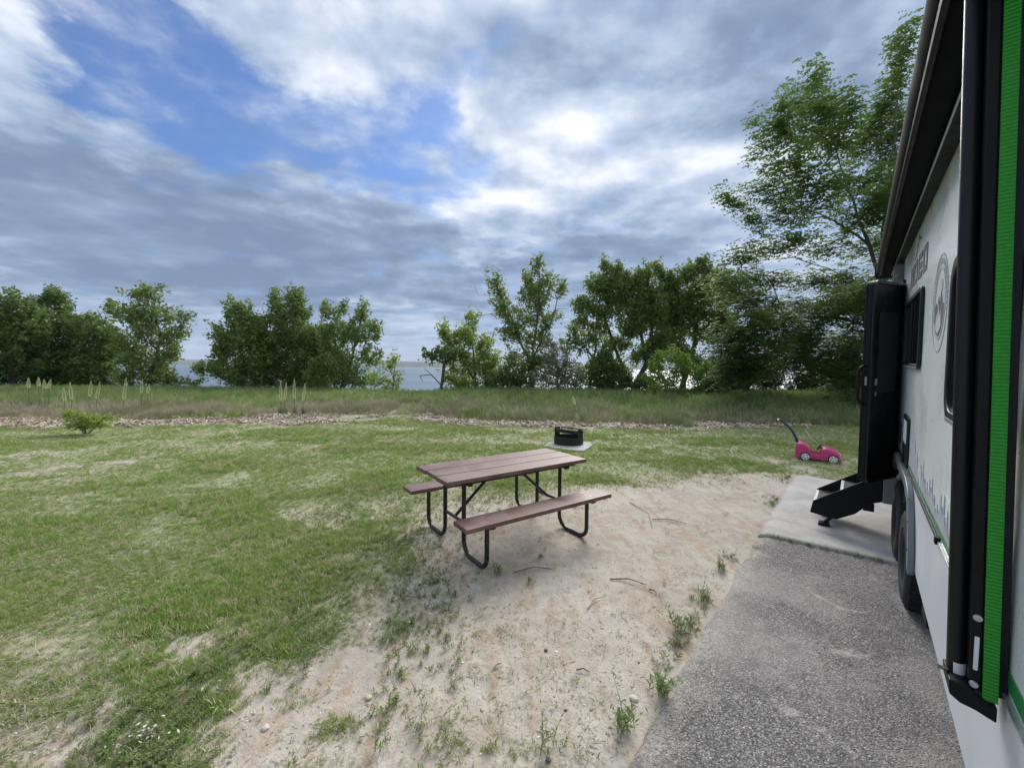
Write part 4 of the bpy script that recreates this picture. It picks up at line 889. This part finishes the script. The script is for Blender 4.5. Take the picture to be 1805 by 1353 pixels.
# long thin rods
rod=simple('pale_rod',(.62,.62,.46),.6,0,.1,20); rod2=simple('yellow_rod',(.40,.38,.13),.6,0,.1,20)
a=at(1420,759,8.3);b=at(1432,774,8.25);c_=at(1450,790,8.2)
mb=MB(); mb.tube([(0,0,0),tuple(b-a),tuple(c_-a)],[.010,.007,.005],6); o=mb.build('pale_stick',rod,None,smooth=True); o.location=a; tag(o,'pale thin stick leaning up out of the pink toy car','stick')
a=at(1477,793,8.0);b=at(1545,802,7.9)
mb=MB(); mb.tube([(0,0,0),tuple((b-a)*.5+np.array([0,0,.006])),tuple(b-a)],.007,6); o=mb.build('yellow_pole',rod2,None,smooth=True); o.location=a; tag(o,'thin yellow pole running from the toy car towards the trailer','pole')

# ------------------------------------------------------------------ travel trailer (own frame: X out of the wall to the right, Y along the wall, Z up)
TO=Vector((0,0,-.09)); OFF=Vector((1.2,4.5,.09))
TM=Matrix((( R_.x,T_.x,N_.x),(R_.y,T_.y,N_.y),(R_.z,T_.z,N_.z))).to_4x4()
trl=thing('travel_trailer','white travel trailer with black awning, open black door and fold down steps','trailer',tuple(TO+TM@OFF))
trl.rotation_euler=TM.to_euler()
fg=simple('white_fibreglass',(.86,.90,.91),.25,0,.02,1.5,0,coat=.3); lowm=simple('grey_fibreglass',(.62,.64,.68),.35,0,.03,2,0)
bkm=simple('black_aluminium',(.010,.011,.013),.42,0,.2,10,.04,spec=.28); bkr=simple('matte_black',(.006,.006,.007),.5,0,.2,10,.1,spec=.22)
rub=simple('tyre_rubber',(.018,.018,.020),.8,0,.2,20,.4); glass=simple('tinted_glass',(.010,.012,.014),.05,0,.1,3,.0); alu=simple('brushed_aluminium',(.55,.56,.57),.35,.85,.08,30)
grnp=simple('green_stripe_paint',(.02,.20,.06),.3,0,.1,10); decal=simple('grey_decal',(.11,.11,.13),.7,0,.1,6,spec=.15); decl=simple('light_grey_decal',(.36,.38,.41),.7,0,.08,6,spec=.15); awn=simple('awning_vinyl',(.007,.0075,.009),.85,0,.15,5,.1,bsc=12,spec=.08)
greyf=simple('fender_grey',(.17,.18,.20),.35,0,.1,8,.1); stick=simple('white_sticker',(.75,.76,.78),.4,0,.05,30); redm=simple('red_trim',(.35,.03,.025),.4)
m_,g=mat('green_webbing'); co=obco(g); sz=g.n('ShaderNodeSeparateXYZ'); g.l(co,sz.inputs[0])
wv_=g.n('ShaderNodeTexWave',wave_type='BANDS',bands_direction='Z'); wv_.inputs['Scale'].default_value=34; wv_.inputs['Distortion'].default_value=2.2; wv_.inputs['Detail'].default_value=3; wv_.inputs['Detail Scale'].default_value=4; g.l(co,wv_.inputs['Vector'])
principled(g,g.mix(g.mr(wv_.outputs[1],.35,.9,0,.55),(.015,.235,.012),(.05,.40,.05)),.5,0,.4,wv_.outputs[1],.5,.003); webm=m_
def tp(mb,name,m,parent=None,**k): 
    return mb.build(name,m,parent or trl,off=OFF,**k)
def sub(mb,name,m,parent,**k):
    return mb.build(name,m,parent,off=OFF,**k)
WX=.32; SR,SF=-1.7,7.35; ZB,ZT=.50,3.10; XR=2.75
DS0,DS1,DZ0,DZ1=5.60,6.20,.72,2.62
ssk=[SR,DS0,DS1,SF]; zz=[1.0,DZ1,ZT]
mb=MB(); th=.03
def wall(s0,s1,z0,z1): mb.box((WX,s0,z0),(WX+th,s1,z1))
wall(SR,DS0,1.0,ZT); wall(DS1,SF,1.0,ZT); wall(DS0,DS1,DZ1,ZT)
mb.box((WX+th,SR,ZT-.03),(XR,SF,ZT)); mb.box((XR-.03,SR,ZB),(XR,SF,ZT-.03)); mb.box((WX+th,SR,ZB),(XR-.03,SR+.03,ZT-.03)); mb.box((WX+th,SF-.03,ZB),(XR-.03,SF,ZT-.03)); 
body=tp(mb,'wall',fg)
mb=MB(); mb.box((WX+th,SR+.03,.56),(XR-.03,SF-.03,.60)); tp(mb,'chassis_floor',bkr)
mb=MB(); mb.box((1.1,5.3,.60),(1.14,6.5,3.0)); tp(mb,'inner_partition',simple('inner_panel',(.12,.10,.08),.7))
# lower side with wheel arch
A0,A1=3.70,5.62; AZT=.93
arch=[(SR,.50),(A0,.50)]+[(A0+.03,.62),(A0+.10,.76),(A0+.24,.88),(A0+.42,AZT),(A1-.42,AZT),(A1-.24,.88),(A1-.10,.76),(A1-.03,.62)]+[(A1,.50),(SF,.50),(SF,.995),(SR,.995)]
SZ=Matrix(((0,0,1,0),(1,0,0,0),(0,1,0,0),(0,0,0,1)))     # (p,q,h)->(X=h,s=p,z=q)
mb=MB(); mb.prism(arch,WX-.004,WX+.028,SZ); tp(mb,'lower_side_panel',lowm)
mb=MB(); mb.box((WX+.03,A0-.1,AZT+.01),(WX+.5,A1+.1,AZT+.03)); mb.box((WX+.50,A0-.1,.45),(WX+.52,A1+.1,AZT+.03)); tp(mb,'wheel_well',bkr)
ap=[(A0-.0,.50),(A0+.03,.62),(A0+.10,.76),(A0+.24,.88),(A0+.42,AZT),(A1-.42,AZT),(A1-.24,.88),(A1-.10,.76),(A1-.03,.62),(A1,.50)]
ao=[(A0-.07,.47),(A0-.04,.65),(A0+.05,.82),(A0+.20,.95),(A0+.40,AZT+.07),(A1-.40,AZT+.07),(A1-.20,.95),(A1-.05,.82),(A1+.04,.65),(A1+.07,.47)]
mb=MB(); mb.prism(ao+ap[::-1],WX-.040,WX-.005,SZ); fd=tp(mb,'fender',greyf,bevel=.008)
for q_ in (.62,.80,.95):
    for sd_ in (A0-.02,A1+.02):
        M=Matrix.Translation((WX-.041,sd_ + (.02 if sd_<4 else -.02)*(q_-.5)*4*.5,q_))@Matrix.Rotation(R(-90),4,'Y'); mb=MB(); mb.lathe([(0,.004),(.006,.004),(.009,0)],M,8); sub(mb,'screw',bkr,fd)
for sc_ in (4.23,5.16):
    M=Matrix.Translation((.395,sc_,.375))@Matrix.Rotation(R(-90),4,'Y')   # lathe axis to -X
    prof=[(.17,.02),(.20,.085),(.215,.098),(.30,.102),(.335,.090),(.352,.070),(.356,.03),(.356,-.03),(.352,-.07),(.335,-.09),(.30,-.10),(.2,-.09)]
    mb=MB(); mb.lathe(prof,M,44)
    wl=tp(mb,'wheel',rub,smooth=True)
    tm=MB()
    for k in range(60):
        a=2*math.pi*k/60; M2=M@Matrix.Rotation(a,4,'Z')
        tm.box((.350,-.012,-.078),(.364,.012,.078),M2)
    tm.lathe([(.345,-.07),(.357,-.07),(.357,.07),(.345,.07)],M,60); sub(tm,'tread',rub,wl)
    mb=MB(); mb.lathe([(0,.03),(.05,.035),(.08,.03),(.13,.05),(.165,.06),(.19,.088),(.205,.092),(.205,.08)],M,32); sub(mb,'rim',bkm,wl,smooth=True)
    mb=MB(); mb.lathe([(0,.075),(.03,.073),(.035,.03)],M,14)
    for k in range(6):
        a=2*math.pi*k/6; mb.lathe([(0,.048),(.010,.048),(.011,.03)],M@Matrix.Translation((.062*math.cos(a),.062*math.sin(a),0)),8)
    sub(mb,'hub',alu,wl,smooth=True)
mb=MB(); mb.box((.36,3.9,.34),(2.4,3.96,.42)); mb.tube([(.4,4.23,.375),(2.5,4.23,.375)],.04,8); mb.tube([(.4,5.16,.375),(2.5,5.16,.375)],.04,8); tp(mb,'axle',bkr)
mb=MB(); mb.box((.345,3.32,.30),(.55,3.52,.50)); mb.box((.36,3.05,.36),(.50,3.34,.50)); tp(mb,'stabiliser',bkr,bevel=.01)
mb=MB(); mb.box((.8,SR,.42),(.9,SF+1.0,.56)); mb.box((2.1,SR,.42),(2.2,SF,.56)); tp(mb,'chassis_rail',bkr)
# far wheels so that the trailer stands on both sides
for sc_ in (4.23,5.16):
    M=Matrix.Translation((2.62,sc_,.375))@Matrix.Rotation(R(90),4,'Y'); mb=MB(); mb.lathe([(0,.05),(.2,.06)]+prof[2:],M,28); tp(mb,'wheel',rub,smooth=True)
# trims
mb=MB(); mb.box((WX-.012,2.79,.992),(WX-.001,SF,1.012)); tp(mb,'side_molding',bkm,bevel=.003)
mb=MB(); mb.box((WX-.020,2.76,.985),(WX-.001,2.80,1.02)); tp(mb,'molding_end_cap',bkr,bevel=.003)
mb=MB(); mb.prism([(SR,.996),(2.78,.996),(2.78,1.004),(SR,1.004)],WX-.012,WX-.001,SZ); tp(mb,'side_molding',alu)
mb=MB(); mb.prism([(SR,1.02),(1.75,1.02),(4.42,1.03),(4.42,1.045),(1.75,1.062),(SR,1.10)],WX-.0035,WX-.0005,SZ); tp(mb,'green_side_stripe',grnp)
# treeline and mountain silhouettes above the trim
pk=[(4.40,1.05)];rr_=random.Random(5)
s_=4.40
hts=[.07,.14,.10,.21,.24,.20,.25,.17,.14,.19,.08,.05]
for i,h in enumerate(hts): pk+= [(4.36-i*.055,1.05+h),(4.335-i*.055,1.05+h*.86)]
pk+=[(3.70,1.05)]
mb=MB(); mb.prism(pk,WX-.0030,WX-.0005,SZ); tp(mb,'mountain_decal',decl)
pk=[(3.62,1.05)]
for i in range(34):
    s_=3.60-i*.033; h=.05+.07*(.5+.5*math.sin(i*.55))+ (.07 if i%3==0 else 0)*rr_.uniform(.4,1.2); pk+=[(s_,1.05+h),(s_-.012,1.05+h*.55)]
pk+=[(2.44,1.05)]
mb=MB(); mb.prism(pk,WX-.0030,WX-.0005,SZ); tp(mb,'treeline_decal',decl)
# lettering  N O B O, read from the far end towards the camera; p runs right as the reader sees it
def LMx(s0,z0,sc=1.): return Matrix(((0,0,-1,WX-.0006),(-sc,0,0,s0),(0,sc,0,z0),(0,0,0,1)))
LM_=LMx(5.02,2.455)
def dprism(mb,poly): mb.prism(poly,0,.003,LM_)
lw=.235; H_=.185
mb=MB()   # N
for poly in ([(0,0),(.06,0),(.06,H_),(0,H_)],[(lw-.06,0),(lw,0),(lw,H_),(lw-.06,H_)],[(.062,H_),(.062,H_-.075),(lw-.062,0),(lw-.062,.075)]): dprism(mb,poly)
tp(mb,'letter_n',decal)
def letterO(p0,name):
    mb=MB(); o_=[(p0+a,b) for a,b in rrect(0,lw,0,H_,.03,3)]; i_=[(p0+a,b) for a,b in rrect(.06,lw-.06,.04,H_-.04,.012,3)]
    mb.ring(o_,i_,0,.003,LM_); tp(mb,name,decal)
letterO(.29,'letter_o')
mb=MB(); p0=.60
for poly in ([(p0,0),(p0+.05,0),(p0+.05,H_),(p0,H_)],[(p0+.065,0),(p0+lw,0),(p0+lw,.045),(p0+.065,.045)],[(p0+.065,.07),(p0+lw-.02,.07),(p0+lw-.02,.112),(p0+.065,.112)],[(p0+.065,.14),(p0+lw,.14),(p0+lw,H_),(p0+.065,H_)]): dprism(mb,poly)
tp(mb,'letter_b',decal)
letterO(.90,'letter_o')
# thin mountain outline over the middle letters
mb=MB(); line=[(.30,.205),(.40,.235),(.50,.30),(.56,.345),(.60,.31),(.66,.295),(.70,.30)]
for a,b in zip(line[:-1],line[1:]): mb.prism([a,b,(b[0],b[1]+.012),(a[0],a[1]+.012)],0,.003,LM_)
tp(mb,'peak_line_decal',decal)
# tiny tagline under the letters, as text too small to read
mb=MB(); p=.02
for wlen in (7,4,8):
    for k in range(wlen): mb.prism([(p,-.052),(p+.018,-.052),(p+.018,-.022),(p,-.022)],0,.002,LM_); p+=.026
    p+=.045
tg_=tp(mb,'tagline_decal',decl); tg_['kind']='stuff'
# round badge
BM_=Matrix(((0,0,-1,WX-.0006),(-1,0,0,3.22),(0,1,0,2.16),(0,0,0,1)))
def circ(r,n=48,a0=0,a1=360): return [(r*math.cos(R(a0+(a1-a0)*k/n)),r*math.sin(R(a0+(a1-a0)*k/n))) for k in range(n)]
mb=MB(); mb.ring(circ(.265),circ(.252),0,.002,BM_); mb.ring(circ(.195),circ(.180),0,.002,BM_); bd=tp(mb,'badge_ring',decl)
mb=MB()
for k in range(30):
    a=R(200-k*7.3); M=BM_@Matrix.Translation((.223*math.cos(a),.223*math.sin(a),0))@Matrix.Rotation(a-math.pi/2,4,'Z'); mb.prism([(-.008,-.014),(.008,-.014),(.008,.014),(-.008,.014)],0,.002,M)
sub(mb,'badge_lettering',decl,bd)
mb=MB(); mb.prism([(-.172,-.03),(-.12,.01),(-.08,-.03),(-.03,.04),(.0,-.02),(.05,.06),(.10,.0),(.172,-.02),(.15,-.10),(.08,-.16),(0,-.18),(-.08,-.16),(-.15,-.10)],0,.002,BM_); sub(mb,'badge_mountains',decal,bd)
mb=MB(); mb.prism([(-.10,-.13),(-.06,-.05),(-.03,-.09),(.0,.0),(.03,-.08),(.07,-.04),(.10,-.13),(0,-.165)],.0025,.004,BM_); sub(mb,'badge_snow_peak',fg,bd)
mb=MB(); mb.prism([(a+.05,b+.09) for a,b in circ(.035,24)],0,.002,BM_); sub(mb,'badge_sun',decl,bd)
# windows
def window(s0,s1,z0,z1,r,mullion=None,fw=.035):
    o_=rrect(s0,s1,z0,z1,r,6); i_=rrect(s0+fw,s1-fw,z0+fw,z1-fw,max(.01,r-fw*.6),6)
    mb=MB(); mb.ring(o_,i_,WX-.022,WX-.0005,SZ); f=tp(mb,'window',bkm,bevel=.006,smooth=True)
    mb=MB(); mb.prism(rrect(s0+fw*.9,s1-fw*.9,z0+fw*.9,z1-fw*.9,max(.01,r-fw*.6),6),WX-.006,WX-.001,SZ); sub(mb,'pane',glass,f)
    if mullion: mb=MB(); mb.box((WX-.016,mullion-.012,z0+fw),(WX-.0065,mullion+.012,z1-fw)); sub(mb,'mullion',bkm,f,bevel=.003)
    mb=MB(); mb.box((WX-.024,s0+fw*1.5,z0+.004),(WX-.0225,s1-fw*1.5,z0+.02)); sub(mb,'sill_drip',alu,f)
window(3.92,5.10,1.79,2.36,.07,4.62)
window(1.72,2.73,1.585,2.30,.13,None,.05)
# hatch with a light tag
mb=MB(); mb.prism(rrect(4.43,4.86,.94,1.40,.03),WX-.014,WX-.0005,SZ); ht=tp(mb,'outside_shower_hatch',bkm,bevel=.004)
mb=MB(); mb.prism(rrect(4.52,4.78,1.18,1.36,.012),WX-.0165,WX-.0145,SZ); sub(mb,'hatch_label',stick,ht)
mb=MB(); mb.box((WX-.03,4.60,1.02),(WX-.0145,4.70,1.06)); sub(mb,'latch',bkr,ht,bevel=.004)
mb=MB(); mb.prism(rrect(5.18,5.36,1.10,1.26,.02),WX-.018,WX-.0005,SZ); tp(mb,'power_inlet',bkm,bevel=.004)
mb=MB(); mb.box((WX-.03,4.18,.78),(WX-.0045,4.24,1.00)); tp(mb,'fender_bracket',bkr,bevel=.004)
# door frame and red jamb edge
mb=MB(); mb.ring(rrect(DS0-.03,DS1+.03,DZ0-.03,DZ1+.03,.08,5),rrect(DS0,DS1,DZ0,DZ1,.06,5),WX-.020,WX+.03,SZ); tp(mb,'door_frame',bkm,smooth=True)
mb=MB(); mb.box((WX-.045,DS0-.06,1.75),(WX-.021,DS0-.03,2.08)); tp(mb,'red_reflector',redm,bevel=.003)
mb=MB(); mb.box((WX-.002,DS0,.60),(XR-.5,DS1,.705)); tp(mb,'threshold',alu)
# open door, swung round on its near hinge
hx,hs=.300,5.545; fx,fs=.052,5.03; dl=math.hypot(hx-fx,hs-fs); ux,us=(fx-hx)/dl,(fs-hs)/dl; nx_,ns_=-us*1.0,ux*1.0
if nx_*-1+0<0: pass
nx_,ns_=us,-ux   # outward (-X) side normal
if nx_>0: nx_,ns_=-nx_,-ns_
DM=Matrix(((ux,0,nx_,hx),(us,0,ns_,hs),(0,1,0,0),(0,0,0,1)))
def dm(mb,name,m,parent=None,**k): return mb.build(name,m,parent or trl,off=OFF,**k)
mb=MB(); mb.prism(rrect(0,dl,.70,2.585,.075,6),-.022,.022,DM); door=tp(mb,'door',bkr,bevel=.006)
mb=MB(); mb.ring(rrect(0,dl,.70,2.585,.075,6),rrect(.03,dl-.03,.73,2.555,.05,6),.0225,.034,DM); sub(mb,'door_rim',bkm,door,bevel=.003)
mb=MB(); mb.ring(rrect(0,dl,.70,2.585,.075,6),rrect(.03,dl-.03,.73,2.555,.05,6),-.040,-.0225,DM); sub(mb,'door_rim',bkm,door,bevel=.003)
mb=MB(); mb.prism(rrect(.12,dl-.12,1.55,2.30,.04),.0225,.027,DM); sub(mb,'door_window',glass,door)
mb=MB(); mb.prism(rrect(.12,dl-.12,1.55,2.30,.04),-.027,-.0225,DM); sub(mb,'door_window',glass,door)
mb=MB(); mb.box((dl-.10,1.62,-.044),(dl-.06,1.68,-.0405),DM); mb.box((dl-.002,1.62,-.008),(dl+.004,1.70,.008),DM); sub(mb,'latch_plate',alu,door,bevel=.002)
mb=MB(); mb.box((dl-.09,1.52,-.044),(dl-.07,1.56,-.041),DM); sub(mb,'latch_screw',alu,door)
hz0,hz1=1.445,1.80
mb=MB(); P_=[(dl-.005,hz1,.0),(dl+.030,hz1-.005,.02),(dl+.058,hz1-.045,.03),(dl+.066,hz1-.10,.03),(dl+.066,hz0+.10,.03),(dl+.058,hz0+.045,.03),(dl+.030,hz0+.005,.02),(dl-.005,hz0,0)]
mb.tube([DM@Vector(p) for p in P_],.013,10); sub(mb,'grab_handle',bkr,door,smooth=True)
# steps
side=[(-.365,.150),(-.340,.285),(.10,.600),(.30,.690),(.34,.690),(.34,.44),(.14,.36),(.02,.22),(-.13,.125),(-.20,.125)]
XZ=Matrix(((1,0,0,0),(0,0,1,0),(0,1,0,0),(0,0,0,1)))
stp=MB()
stp.prism(side,5.62,5.632,XZ); st_=tp(stp,'steps',bkr)
mb=MB(); mb.prism(side,6.17,6.182,XZ); sub(mb,'step_side_plate',bkr,st_)
for x0,z0 in((-.335,.255),(-.105,.415),(.115,.565)):
    mb=MB(); mb.box((x0,5.633,z0),(x0+.19,6.169,z0+.022)); tr_=sub(mb,'tread_board',alu,st_)
    mb=MB(); mb.box((x0-.006,5.633,z0-.06),(x0-.0005,6.169,z0+.024)); sub(mb,'step_nosing',alu,st_)
    mb=MB()
    mb.box((x0+.02,5.66,z0+.0225),(x0+.17,6.14,z0+.026)); sub(mb,'grip_tape',bkm,st_)
for s_ in (5.70,6.10):
    mb=MB(); mb.tube([(-.13,s_,.17),(-.235,s_,.04)],.017,8); mb.box((-.29,s_-.045,.022-.09+.1-.02),(-.19,s_+.045,.040)); sub(mb,'step_foot',bkr,st_)
mb=MB(); mb.box((.08,5.60,.28),(.17,5.66,.36)); sub(mb,'step_hinge_block',bkr,st_,bevel=.005)
mb=MB(); mb.box((.23,5.56,.40),(.33,5.62,.72)); tp(mb,'step_bracket',greyf,bevel=.005)
# awning
mb=MB(); mb.tube([(.205,1.46,2.945),(.205,6.75,2.945)],.088,28); aw=tp(mb,'awning',awn,smooth=True)
mb=MB(); mb.prism([(.26,2.86),(.318,2.86),(.318,3.06),(.24,3.04)],1.5,6.7,XZ); sub(mb,'awning_rail',bkr,aw)
mb=MB(); mb.box((.252,1.5,2.852),(.259,6.7,2.861)); sub(mb,'awning_seam',alu,aw)
mb=MB(); mb.tube([(.150,1.5,2.868),(.150,6.7,2.868)],.012,8); sub(mb,'awning_lead_rail',bkr,aw,smooth=True)
for s_ in (1.40,6.76):
    mb=MB(); mb.prism(rrect(.105,.318,2.84,3.05,.05,5),s_,s_+.06,XZ); sub(mb,'awning_end_cap',bkm,aw,bevel=.006)
mb=MB(); mb.box((.13,1.52,2.838),(.20,1.66,2.853)); sub(mb,'awning_silver_bracket',alu,aw,bevel=.003)
mb=MB(); mb.box((.24,5.9,2.66),(.318,6.0,2.84)); mb.tube([(.27,5.95,2.70),(.27,5.80,2.74)],.02,8); sub(mb,'awning_fixing',greyf,aw,bevel=.006)
# near awning arm: outer rail, channel, green strap
def sl_(z): return -(z-1.0)*.021
def strip(xa,xb,za,zb,s0,s1): 
    m=MB(); m.prism([(xa+sl_(za),za),(xb+sl_(za),za),(xb+sl_(zb),zb),(xa+sl_(zb),zb)],s0,s1,XZ); return m
arm=tp(strip(.256,.319+.0,.985,2.88,1.615,1.70),'awning_arm',bkm,bevel=.003)
mb=MB(); pts=[(.232+sl_(z_),1.655,z_) for z_ in np.linspace(.975,2.90,8)]; mb.tube(pts,.0185,16); sub(mb,'outer_rail',bkm,arm,smooth=True)
sub(strip(.250,.271,1.0,2.86,1.606,1.66),'arm_channel',bkr,arm,bevel=.002)
sub(strip(.2735,.3005,.975,2.90,1.600,1.606),'green_strap',webm,arm)
sub(strip(.302,.306,.99,2.87,1.607,1.614),'channel_lip',bkm,arm)
mb=MB(); mb.prism([(.212,1.00),(.215,.960),(.235,.945),(.262,.940),(.300,.925),(.300,.965),(.262,.985),(.250,1.0)],1.596,1.70,XZ); sub(mb,'arm_foot',bkr,arm,bevel=.004)
for (xx_,z_) in ((.2585,1.185),(.2585,1.005),(.312,1.99)):
    M=Matrix.Translation((xx_+ (0 if z_<1.5 else -.0),1.6055,z_))@Matrix.Rotation(R(90),4,'X')
    mb=MB(); mb.lathe([(0,.003),(.004,.003),(.0045,.0045),(.008,.004),(.0095,0)],M,18); sub(mb,'rivet',alu,arm,smooth=True)
mb=MB(); mb.prism(rrect(.2550,.2635,1.045,1.135,.002),1.6035,1.6055,XZ); sub(mb,'arm_slot_plate',stick,arm)
mb=MB(); mb.tube([(.2335,1.655,.985),(.2325,1.655,1.03)],.0190,16); sub(mb,'arm_sticker',stick,arm,smooth=True)
mb=MB(); mb.box((.196,1.63,1.003),(.216,1.645,1.006)); sub(mb,'arm_pin',bkr,arm)

# ------------------------------------------------------------------ air between here and the far shore
m_=bpy.data.materials.new('haze_air'); m_.use_nodes=True; m_.node_tree.nodes.clear(); g=NT(m_.node_tree)
v_=g.n('ShaderNodeVolumePrincipled'); v_.inputs['Color'].default_value=(.80,.88,1,1); v_.inputs['Density'].default_value=9e-5
o_=g.n('ShaderNodeOutputMaterial'); g.l(v_.outputs[0],o_.inputs['Volume'])
mb=MB(); mb.box((-13000,-13000,-14),(13000,12000,165)); o=mb.build('haze',m_); tag(o,kind='stuff')
